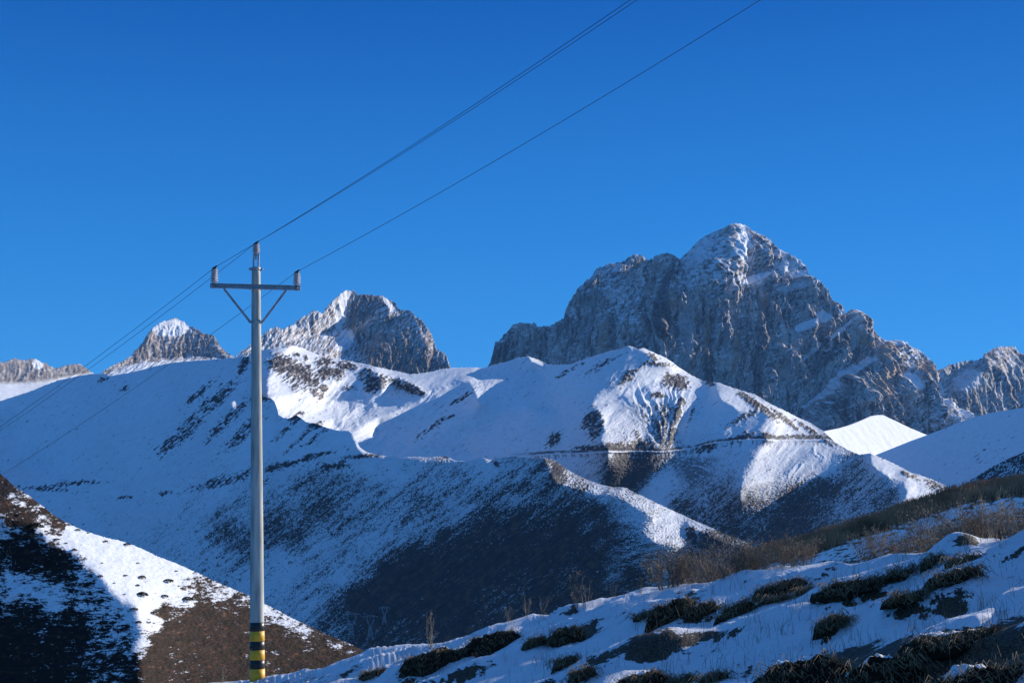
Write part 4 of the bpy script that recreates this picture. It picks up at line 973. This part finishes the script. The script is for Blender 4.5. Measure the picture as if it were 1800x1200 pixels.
# dry grass stalks through the snow
n = 1100
px_ = rg.uniform(430, 1800, n); fr = rg.random(n)
yc_ = np.interp(px_, [p[0] for p in TC], [p[1] for p in TC]); py_ = yc_+(1215-yc_)*fr
P0 = []; P1 = []; P2 = []; rr2 = []
for i in range(n):
    if pn(px_[i]/60, py_[i]/22, 9) < -0.05: continue
    a, b = ab(px_[i], py_[i]); a = float(a); b = float(b)
    d = HH/max(AL*a+BE-b, 0.05); d = min(d, float(crestD(np.array(a)))*0.99)
    z = float(gz(np.array(a*d), np.array(d)))
    for j in range(rnd.randint(1, 5)):
        p0 = np.array([a*d+rnd.gauss(0, .05), d+rnd.gauss(0, .05), z-0.03]); l = rnd.uniform(0.04, 0.20)*(1.7 if rnd.random() < 0.08 else 1)
        p1 = p0+np.array([rnd.gauss(0, .15), rnd.gauss(0, .15), 1])*l*0.6; p2 = p1+np.array([rnd.gauss(0, .35), rnd.gauss(0, .3), 0.8])*l*0.5
        P0 += [p0, p1]; P1 += [p1, p2]; rr2 += [0.0022, 0.0014]
rr2 = np.array(rr2)
V, F = segs(P0, P1, rr2, rr2*0.6)
gs = mesh_arrays('dry_grass', V, F, M_TWIG2, smooth=False)
tag(gs, 'dry straw stalks poking through the snow of the near slope', 'grass', kind='stuff')

# ------------------------------------------------------------------ turf mounds and banks of the near slope
M_STRAW = plain_mat('brown_grass', (0.27, 0.19, 0.10), 0.85, nscale=6, var=0.4)
M_TURF = terrain_mat('turf', 22.0, 0.03, 0.3, 0.9, 1.0, 0.1)
def mound(x0, x1, y0, y1, label, name='turf_mound', cap=0.5, seed=0, tilt=0.0, brown=0.3, cat='mound'):
    """hummock of dark turf, photo box x0..x1, y0..y1 (y1 = foot), with a cap of snow"""
    cx = (x0+x1)/2
    a, d, z = on_slope(cx, y1-1)
    w = (x1-x0)*d/FPX/2*1.08; h = max((y1-y0)*d/FPX*0.60, 0.05); shear = 0.42*(y1-y0)/(x1-x0)
    nu, nv = 72, 40
    u = np.linspace(0, 2*np.pi, nu+1)[None]; v = np.linspace(0, 1, nv)[:, None]
    el = v*np.pi/2*0.995
    r = np.cos(el)**0.75
    x = r*np.cos(u)*w; y = r*np.sin(u)*w*0.62; zz = np.sin(el)**0.9*h
    nf = fbm((x/w)*1.4+seed*3.1, (y/w)*2+zz/h+seed, 4, seed+60)
    lob = fbm(np.cos(u)*1.9+seed*7, np.sin(u)*1.9+v*0.4, 4, seed+64, .6)
    x = x*(1+0.20*nf+0.35*lob); y = y*(1+0.25*nf+0.30*lob); zz = zz*(1+0.35*nf)+0.30*h*fbm(x/w*4+seed, (y+zz)/w*4, 5, seed+70, .65)
    zz = zz-0.35*h*(1-v)**2
    # leans like the drifts: higher towards the right
    zz = zz+x*(shear+tilt)
    P = np.stack([x+0*zz, y+0*zz, zz], -1)
    nrmv = normals(P); nrmv = np.where(nrmv[..., 2:3] < 0, -nrmv, nrmv)
    c = mixc(np.array([.026, .019, .012])+np.zeros(P.shape), np.array([.13, .08, .04]), brown*sm(-.1, .4, fbm(x/w*9+seed, (y+zz)/w*9, 4, seed+80)))
    snowm = sm(0.0, 0.10, v-(0.92-cap)+0.30*fbm(x/w*2.5+seed, y/w*2.5, 4, seed+90)+0.30*np.sin(u)-0.06*np.cos(u))
    c = mixc(c, SNOW, snowm)
    P[:, -1] = P[:, 0]
    F = grid_faces(*P.shape[:2])
    o = mesh_arrays(name, P.reshape(-1, 3), F, M_TURF, c.reshape(-1, 3))
    o.location = (a*d, d+w*0.35, z-0.02)
    # dry grass hanging over the face
    rg_ = np.random.default_rng(900+seed); m_ = int(130+360*min(1, w))
    iv = (nv*(0.15+0.6*rg_.random(m_))).astype(int); iu = (nu*(0.5+0.5*rg_.random(m_))).astype(int)
    b0 = P[iv, iu]; ou = nrm(np.stack([rg_.normal(size=m_)*.5, -0.3-0.8*rg_.random(m_), 0.25+0.5*rg_.random(m_)], -1))
    l_ = (0.03+0.09*rg_.random(m_))[:, None]; b1 = b0+ou*l_; b2 = b1+nrm(ou+np.array([0, -.2, -1.1]))*l_*0.8
    V_, F_ = segs(np.concatenate([b0, b1]), np.concatenate([b1, b2]), np.full(2*m_, .003), np.full(2*m_, .0016))
    mesh_arrays('grass_tuft', V_, F_, M_STRAW, parent=o, smooth=False)
    return tag(o, label, cat, 'turf mounds and banks on the near slope')
MD = [(1440, 1556, 1004, 1042, 'long dark turf mound under thin snow, upper right of the near slope', .42, .35),
      (1335, 1424, 1005, 1042, 'dark turf mound below the right end of the thicket, with its right end highest', .40, .2),
      (1398, 1428, 1027, 1045, 'small round tussock with a snow cap against the mound below the thicket', .45, .5),
      (1260, 1332, 1038, 1082, 'rounded turf mound fully hooded with snow, below the middle of the thicket', .62, .6),
      (1334, 1392, 1040, 1058, 'low dark mound right of the snow hooded one', .5, .5),
      (1203, 1262, 1046, 1082, 'dark mound left of the snow hooded one', .35, .3),
      (1138, 1232, 1034, 1086, 'broad dark eroded bank right below the left end of the thicket', .30, .25),
      (1434, 1494, 1066, 1106, 'single round grassy tussock standing alone on blue shaded snow', .22, .5),
      (1114, 1140, 1075, 1087, 'tiny dark hollowed mound at the end of the bright snow lip', .4, .2),
      (806, 922, 1092, 1148, 'wide black turf bank beneath the snow crest left of centre', .33, .1),
      (958, 1028, 1083, 1132, 'black turf bank below the tallest dry plant', .25, .1),
      (920, 962, 1108, 1137, 'narrow dark bank filling the gap between two black turf banks', .2, .1),
      (703, 804, 1121, 1180, 'leftmost black turf bank, with the bare branching plant in it', .25, .35),
      (973, 1017, 1143, 1170, 'small rusty brown tussock in the snow near the bottom centre', .25, .9),
      (998, 1048, 1160, 1194, 'dark brown tussock just below the rusty one', .3, .5),
      (1636, 1728, 983, 1023, 'dark turf mound with a bent straw over it, at right', .28, .25),
      (1558, 1648, 1029, 1056, 'long flat dark slit bank in smooth blue snow at right', .22, .1),
      (1620, 1654, 968, 994, 'reddish brown tussock against the crest at right', .3, .9),
      (1666, 1722, 970, 988, 'low dark mound under the crest at right, beneath the shrubs', .4, .3),
      (1560, 1626, 988, 1012, 'brownish speckled low mound left of the reddish tussock', .45, .8),
      (1597, 1786, 1090, 1136, 'long black turf bank at the lower right edge of the photo', .25, .05),
      (1320, 1500, 1128, 1215, 'huge black bank at the bottom right, below a bright snow lip', .22, .05),
      (1470, 1640, 1120, 1225, 'big black bank in the bottom right corner, between two others', .15, .05),
      (1620, 1850, 1130, 1240, 'black bank running out of the bottom right corner', .12, .05),
      (1075, 1178, 1162, 1218, 'dark rounded bank cut by the bottom edge right of centre', .2, .1),
      (1176, 1224, 1174, 1206, 'small dark bank at the bottom edge with snow on both sides', .25, .1),
      (1230, 1276, 1173, 1197, 'small isolated dark mound at the bottom, left of the huge bank', .25, .1),
      (630, 684, 1168, 1190, 'small brown grassy mound at the bottom right of the utility pole', .3, .7),
      (1560, 1700, 1186, 1240, 'shadowed bank at the very bottom right', .1, .05)]
for i, (x0, x1, y0, y1, lb, cap, br) in enumerate(MD):
    big = (x1-x0) > 85
    mound(x0, x1, y0, y1, lb, 'turf_bank' if big else 'turf_mound', cap, i, 0.0, br, 'bank' if big else 'mound')

# ================================================================== UTILITY POLE
M_CONC = plain_mat('weathered_concrete', (0.50, 0.50, 0.44), 0.85, nscale=9, var=0.32, bump=0.004, stretch=(1, 1, 0.12), col2=(0.27, 0.27, 0.235))
M_STEEL = plain_mat('galvanised_steel', (0.46, 0.49, 0.52), 0.45, 0.35, nscale=12, var=0.2)
M_YEL = plain_mat('yellow_paint', (0.85, 0.44, 0.015), 0.5, nscale=10, var=0.12)
M_BLK = plain_mat('black_paint', (0.012, 0.012, 0.012), 0.4, nscale=10, var=0.2)
M_PORC = plain_mat('porcelain', (0.62, 0.55, 0.52), 0.25, nscale=10, var=0.08)
M_RED = plain_mat('faded_red_mark', (0.45, 0.06, 0.03), 0.6, nscale=20, var=0.3)
M_WIRE = plain_mat('aluminium_wire', (0.05, 0.05, 0.055), 0.6, 0.3, nscale=3, var=0.1)
def lathe(prof, seg=32):
    prof = np.array(prof, float); t = np.linspace(0, 2*np.pi, seg, endpoint=False)
    V = np.stack([prof[:, 0:1]*np.cos(t), prof[:, 0:1]*np.sin(t), prof[:, 1:2]+0*t], -1).reshape(-1, 3)
    n = len(prof); F = []
    for i in range(n-1):
        for k in range(seg):
            F.append([i*seg+k, i*seg+(k+1) % seg, (i+1)*seg+(k+1) % seg, (i+1)*seg+k])
    return V, np.array(F)
def box(sx, sy, sz, c=(0, 0, 0), bev=0.006):
    """box with softened edges"""
    V = []; hx, hy, hz = sx/2, sy/2, sz/2; b = min(bev, hx*.4, hy*.4, hz*.4)
    ring = [(-hx+b, -hy), (hx-b, -hy), (hx, -hy+b), (hx, hy-b), (hx-b, hy), (-hx+b, hy), (-hx, hy-b), (-hx, -hy+b)]
    lv = [(-hz, 1-b/max(hx, hy)), (-hz+b, 1), (hz-b, 1), (hz, 1-b/max(hx, hy))]
    for z, s in lv: V += [(x*s, y*s, z) for x, y in ring]
    F = [[i*8+k, i*8+(k+1) % 8, (i+1)*8+(k+1) % 8, (i+1)*8+k] for i in range(3) for k in range(8)]
    for o_, rv in ((0, True), (24, False)):
        cap = [[o_+0, o_+1, o_+2, o_+3], [o_+0, o_+3, o_+4, o_+7], [o_+4, o_+5, o_+6, o_+7]]
        F += [f[::-1] for f in cap] if rv else cap
    return np.array(V)+np.array(c), np.array(F)
def join(parts):
    V = []; F = []; n = 0
    for v, f in parts: V.append(v); F.append(np.asarray(f)+n); n += len(v)
    return np.concatenate(V), np.concatenate(F)
def xf(v, M):
    v = np.asarray(v); M = np.array(M)
    return v@M[:3, :3].T+M[:3, 3]
def bar(p0, p1, w, t):
    """flat or square bar between two points"""
    p0 = Vector(p0); p1 = Vector(p1); d = p1-p0
    v, f = box(w, t, d.length)
    q = d.to_track_quat('Z', 'Y').to_matrix().to_4x4(); q.translation = (p0+p1)/2
    return xf(v, q), f
DP = 33.0
top = Vector(pt(450.0, 470, DP)); foot = Vector(pt(452.2, 1192, DP))
axis = (top-foot).normalized()
pole = empty('utility_pole', foot)
tag(pole, 'tall round concrete utility pole with steel crossarm and black and yellow bands at its foot', 'utility pole')
lean = axis.to_track_quat('Z', 'Y').to_matrix().to_4x4()
HP = (top-foot).length
R_TOP, R_BOT = 7.6*DP/FPX, 12.9*DP/FPX
def prad(s): return R_BOT+(R_TOP-R_BOT)*s/HP
def hgt(y): return (Vector(pt(450+2.2*(y-470)/722, y, DP))-foot).dot(axis)
def ppart(name, vf, mat, parent=pole, smooth=True):
    v, f = vf
    return mesh_arrays(name, xf(v, lean), f, mat, parent=parent, smooth=smooth)
bands = [(1093, 1108.5, M_BLK), (1108.5, 1126, M_YEL), (1126, 1141.5, M_BLK), (1141.5, 1159, M_YEL), (1159, 1174.5, M_BLK), (1174.5, 1200, M_YEL)]
prof = [(prad(-1.6), -1.6)]+[(prad(z)*(1+0.002*math.sin(z*9)), z) for z in np.linspace(-1.5, HP, 60)]+[(0.001, HP+0.003)]
shaft = ppart('shaft', lathe(prof, 48), M_CONC)
for (ya, yb, m) in bands:
    z1, z0 = hgt(ya), hgt(yb)
    b_ = ppart('warning_band', lathe([(prad(z0)-.002, z0), (prad(z0)+.004, z0+.002), (prad(z1)+.004, z1-.002), (prad(z1)-.002, z1)], 48), m)
    b_['label'] = 'black painted band' if m is M_BLK else 'yellow painted band'
# faded marks on the yellow bands
def mark(zc, th, hw, hh, name='faded_character', m=M_RED):
    r = prad(zc)+0.0065
    V = []
    for z in (zc-hh, zc+hh):
        for k in range(4):
            t = th+(k/3-0.5)*2*hw/r
            V.append((r*math.sin(t), -r*math.cos(t), z))
    F = [[k, k+1, k+5, k+4] for k in range(3)]
    return np.array(V), np.array(F)
zm = hgt(1150)
for th, strokes in ((-0.75, [(0, .05, .012, .006), (0, -.01, .006, .06), (.022, -.02, .006, .035)]), (-0.15, [(0, 0, .006, .06), (.024, 0, .006, .06), (.012, .055, .018, .006), (.012, -.055, .018, .006)]), (0.33, [(0, .045, .022, .006), (0, .0, .018, .006), (0, -.05, .022, .006), (0, 0, .005, .05)])):
    ppart('faded_character', join([mark(zm+dz, th+dx/prad(zm), hw, hh) for dx, dz, hw, hh in strokes]), M_RED)
ppart('number_plate', join([mark(hgt(1116), -0.62, .028, .05)]), M_STEEL)
# crossarm, square to the line
ca, sa = math.cos(R(9)), math.sin(R(9))
hdir = Vector((ca, sa, 0)); odir = Vector((sa, -ca, 0))       # odir = towards the camera side
def along(px_t, y_t=506):
    """distance along the crossarm so that it projects to px_t"""
    best = None
    for t in np.linspace(-2.2, 2.2, 4401):
        p = foot+axis*hgt(506)+hdir*float(t)
        b = p.z/p.y
        x, y = ab2px(p.x/p.y, b)
        if best is None or abs(x-px_t) < best[0]: best = (abs(x-px_t), float(t))
    return best[1]
tL, tR = along(370), along(528)
zc = hgt(506.5); cen = axis*zc-odir*0+odir*(prad(zc)+0.045)
def vv(v): return np.array(v)
arm = join([bar(cen+hdir*tL, cen+hdir*tR, 0.012, 0.10), bar(cen+hdir*tL+Vector((0, 0, .045))+odir*0.03, cen+hdir*tR+Vector((0, 0, .045))+odir*0.03, 0.075, 0.012)])
# to_track_quat leaves the bar's width lateral; keep a channel section by three plates
def plate(p0, p1, up, side):
    """box from p0 to p1 with given full vertical and sideways sizes"""
    p0 = Vector(p0); p1 = Vector(p1); d = (p1-p0); L = d.length; x = d.normalized(); z = Vector((0, 0, 1)); z = (z-x*z.dot(x)).normalized(); y = z.cross(x)
    v, f = box(L, side, up)
    M = Matrix(((x.x, y.x, z.x, 0), (x.y, y.y, z.y, 0), (x.z, y.z, z.z, 0), (0, 0, 0, 1))); M.translation = (p0+p1)/2
    return xf(v, M), f
e0, e1 = cen+hdir*tL, cen+hdir*tR
arm = join([plate(e0, e1, 0.105, 0.010), plate(e0+Vector((0, 0, .050))+odir*.035, e1+Vector((0, 0, .050))+odir*.035, 0.010, 0.072), plate(e0+Vector((0, 0, -.050))+odir*.035, e1+Vector((0, 0, -.050))+odir*.035, 0.010, 0.072)])
arm_o = mesh_arrays('crossarm', arm[0], arm[1], M_STEEL, parent=pole, smooth=False)
def bolt(c, dr, r=0.014, l=0.06):
    v, f = lathe([(0.001, -l/2), (r, -l/2), (r, -l/2+.012), (r*.55, -l/2+.014), (r*.55, l/2-.014), (r, l/2-.012), (r, l/2), (0.001, l/2)], 8)
    q = Vector(dr).to_track_quat('Z', 'Y').to_matrix().to_4x4(); q.translation = c
    return xf(v, q), f
for t_ in (-0.14, 0.14, tL+.25, tR-.25, tL+.16):
    b = bolt(cen+hdir*t_+odir*0.0, odir, 0.016, 0.10); mesh_arrays('bolt', b[0], b[1], M_STEEL, parent=arm_o)
zb = hgt(566)
for px_ in (394, 503):
    p1 = cen+hdir*along(px_)+Vector((0, 0, -.055)); sgn = -1 if px_ < 450 else 1
    p0 = axis*zb+hdir*sgn*(prad(zb)+0.03)+odir*0.02
    b1 = plate(p0, p1, 0.055, 0.008); b2 = plate(p0+Vector((0, 0, .024))+odir*.025, p1+Vector((0, 0, .024))+odir*.025, 0.008, 0.05)
    mesh_arrays('brace', *join([b1, b2]), M_STEEL, parent=pole, smooth=False)
def clampring(z, name='clamp_band', w=0.05):
    r = prad(z)
    v, f = join([lathe([(r, z-w/2), (r+.009, z-w/2), (r+.009, z+w/2), (r, z+w/2)], 40)])
    o = ppart(name, (v, f), M_STEEL)
    for sgn in (-1, 1):
        c_ = axis*z+hdir*sgn*(r+0.035)
        b = plate(c_-hdir*.03, c_+hdir*.03, w, 0.03); mesh_arrays('clamp_lug', b[0], b[1], M_STEEL, parent=o, smooth=False)
        b = bolt(c_+hdir*sgn*.01, odir, 0.012, 0.11); mesh_arrays('bolt', b[0], b[1], M_STEEL, parent=o)
clampring(zb); clampring(hgt(473), w=.06); clampring(hgt(506.5), w=.07)
# top bracket: two straps carrying the centre insulator
ztop = HP
for sx in (-1, 1):
    b1 = plate(axis*(ztop-.05)+hdir*sx*.055+odir*.03, axis*(ztop+.30)+hdir*sx*.05+odir*.03, 0.01, 0.01)
    v, f = box(0.045, 0.05, 0.42, (sx*0.055, 0, 0)); M = Matrix.Rotation(R(9), 4, 'Z')
    v = xf(v, M)+np.array(axis*(ztop+.10)); mesh_arrays('top_strap', v, f, M_STEEL, parent=pole, smooth=False)
v, f = box(0.15, 0.10, 0.014, (0, 0, 0)); v = xf(v, Matrix.Rotation(R(9), 4, 'Z'))+np.array(axis*(ztop+.31))
mesh_arrays('top_plate', v, f, M_STEEL, parent=pole, smooth=False)
def insulator(base, h, tiltv=Vector((0, 0, 1))):
    n = 5; pr = [(0.001, 0.0), (0.045, 0.0), (0.045, 0.03)]; z = 0.03; st = (h-0.06)/n
    for i in range(n):
        pr += [(0.052, z), (0.092-0.002*i, z+st*.30), (0.093-0.002*i, z+st*.42), (0.055, z+st*.78), (0.048, z+st)]; z += st
    pr += [(0.05, z), (0.042, z+.015), (0.001, z+.02)]
    v, f = lathe(pr, 28); v = v+np.array(base)
    e = mesh_arrays('insulator', v, f, M_PORC, parent=pole)
    v, f = lathe([(0.001, 0), (0.055, 0), (0.058, 0.025), (0.03, 0.05), (0.001, 0.052)], 20); v = v+np.array(base)+np.array([0, 0, h-.028])
    mesh_arrays('cap', v, f, M_BLK, parent=e)
    wd = Vector((.84, -1, .25)).normalized()
    t0 = Vector(base)+Vector((0, 0, h+.012))
    b = plate(t0-wd*.11, t0+wd*.11, .03, .03); mesh_arrays('wire_tie', b[0], b[1], M_BLK, parent=e)
    v, f = lathe([(0.001, -.13), (0.018, -.13), (0.018, -.07), (.035, -.068), (.035, -.055), (0.018, -.053), (0.018, 0.0), (0.001, 0.001)], 12); v = v+np.array(base)
    mesh_arrays('pin', v, f, M_STEEL, parent=e)
    return foot+t0
tops = []
i1 = insulator(cen+hdir*(tL+.09)+odir*.03+Vector((0, 0, .06)), 0.36)
i2 = insulator(axis*(ztop+.32), 0.26)
i3 = insulator(cen+hdir*(tR-.09)+odir*.03+Vector((0, 0, .06)), 0.32)
# ------------------------------------------------------------------ conductors
def tube(pts, r, sides=6):
    pts = np.array(pts); n = len(pts); t = nrm(np.gradient(pts, axis=0)); u = nrm(np.cross(t, [0, 0, 1.])); w = np.cross(t, u)
    V = np.stack([pts+(u*math.cos(2*math.pi*k/sides)+w*math.sin(2*math.pi*k/sides))*r for k in range(sides)], 1).reshape(-1, 3)
    F = [[i*sides+k, i*sides+(k+1) % sides, (i+1)*sides+(k+1) % sides, (i+1)*sides+k] for i in range(n-1) for k in range(sides)]
    return V, np.array(F)
def run(p0, dx, dy, tgt, L, curv):
    """conductor from p0 in plan direction dx,dy whose slope makes it pass the photo pixel tgt"""
    h = Vector((dx, dy)).normalized(); at, bt_ = ab(*tgt); s = None
    S = np.linspace(0.5, L, 4000); best = None
    for k in np.linspace(-0.9, 0.9, 1801):
        pass
    # plan point on the sight line of the pixel column is found together with the height
    a_c = float(at)
    s = (a_c*p0.y-p0.x)/(h.x-a_c*h.y)
    y = p0.y+h.y*s
    k = (float(bt_)*y-p0.z-curv*s*s)/s
    ss = np.linspace(0, L, 90)
    return [(p0.x+h.x*q_, p0.y+h.y*q_, p0.z+k*q_+curv*q_*q_) for q_ in ss], k
for (ip, up_t, dn_t, lb) in ((i1, (1108, 0), (0, 750), 'thin overhead wire tied to the left insulator of the crossarm'),
                             (i2, (1120, 0), (0, 757), 'thin overhead wire tied to the insulator on top of the pole'),
                             (i3, (1337, 0), (0, 836), 'thin overhead wire tied to the right insulator of the crossarm')):
    upw, k1 = run(ip, .84, -1, up_t, 26, 0.0022)
    dnw, k2 = run(ip, -.84, 1, dn_t, 60, 0.0016)
    pts = dnw[::-1]+upw[1:]
    v, f = tube(pts, 0.0052)
    tag(mesh_arrays('power_line', v, f, M_WIRE), lb, 'wire', 'overhead power lines')

# ================================================================== FAR LATTICE PYLONS
M_PYL = plain_mat('grey_pylon_steel', (0.42, 0.44, 0.46), 0.6, 0.2, nscale=0.2, var=0.1)
def pylon(px_, py_base, hpx, label, wsc=1.0):
    p = surf(L8, float(px_), float(py_base)); s = p[1]/FPX; H = hpx*s
    p[1] -= 12; 
    e = empty('lattice_pylon', p); tag(e, label, 'pylon', 'lattice pylons in the valley')
    def T(x, z, y=0): return (x*H*wsc, y*H*wsc, z*H)
    S = []
    wb, wt = 0.13, 0.055
    zs = [0, .16, .30, .42, .52]
    for sx in (-1, 1):
        for sy in (-1, 1): S.append((T(sx*wb, -.1, sy*wb), T(sx*wt, .52, sy*wt)))
    for i in range(4):
        z0, z1 = zs[i], zs[i+1]; w0 = wb+(wt-wb)*z0/.52; w1 = wb+(wt-wb)*z1/.52
        for sy in (-1, 1):
            S += [(T(-w0, z0, sy*w0), T(w1, z1, sy*w1)), (T(w0, z0, sy*w0), T(-w1, z1, sy*w1)), (T(-w1, z1, sy*w1), T(w1, z1, sy*w1))]
    for sx in (-1, 1):                                  # cup
        S += [(T(sx*wt, .52), T(sx*.20, .80)), (T(sx*.01, .54), T(sx*.14, .80)), (T(sx*.20, .80), T(sx*.14, .95)), (T(sx*.14, .80), T(sx*.12, .95)), (T(sx*.12, .66), T(sx*.17, .80)), (T(sx*.08, .60), T(sx*.13, .72))]
    arr0 = np.array([q_[0] for q_ in S]); arr1 = np.array([q_[1] for q_ in S])
    v, f = segs(arr0, arr1, np.full(len(S), .30*s), np.full(len(S), .26*s), 4); mesh_arrays('tower_frame', v, f, M_PYL, parent=e, smooth=False)
    S = [(T(-.36, .93), T(.36, .93)), (T(-.36, .93), T(-.14, .99)), (T(.36, .93), T(.14, .99)), (T(-.14, .99), T(.14, .99)), (T(-.14, .93), T(-.06, .99)), (T(.14, .93), T(.06, .99)), (T(-.25, .93), T(-.25, .96)), (T(.25, .93), T(.25, .96))]
    v, f = segs(np.array([q_[0] for q_ in S]), np.array([q_[1] for q_ in S]), np.full(len(S), .28*s), np.full(len(S), .28*s), 4); mesh_arrays('crossarm', v, f, M_PYL, parent=e, smooth=False)
    for x in (-.34, 0, .34):
        v, f = segs(np.array([T(x, .93)]), np.array([T(x*.94, .83)]), np.array([.28*s]), np.array([.28*s]), 6); mesh_arrays('insulator_string', v, f, M_PYL, parent=e, smooth=False)
pylon(619, 1121, 44, 'nearer of the two pale lattice pylons in the dark valley right of the pole', 1.0)
pylon(652, 1119, 38, 'fainter lattice pylon just right of the brighter one in the dark valley', 0.95)
pylon(677, 1094, 28, 'smallest faint lattice pylon, higher on the dark slope behind the other two', 0.95)

# ================================================================== AIR
HZ = True
if HZ:
    hm, nt, p = mat_new('thin_mountain_air')
    nt.nodes.remove(p)
    pv = nt.nodes.new('ShaderNodeVolumePrincipled')
    pv.inputs['Color'].default_value = (0.22, 0.50, 1.0, 1)
    pv.inputs['Density'].default_value = 1.1e-5
    pv.inputs['Anisotropy'].default_value = 0.0
    o_ = [n_ for n_ in nt.nodes if n_.type == 'OUTPUT_MATERIAL'][0]
    nt.links.new(pv.outputs[0], o_.inputs['Volume'])
    x0, x1, y0, y1, z0, z1 = -20500., 20500., -20500., 20500., -1000., 1650.
    V = [(x, y, z) for z in (z0, z1) for y in (y0, y1) for x in (x0, x1)]
    F = [[0, 2, 3, 1], [4, 5, 7, 6], [0, 1, 5, 4], [2, 6, 7, 3], [0, 4, 6, 2], [1, 3, 7, 5]]
    hz = mesh_arrays('haze', V, F, hm, smooth=False); tag(hz, 'thin blue mountain air', 'haze', kind='stuff')
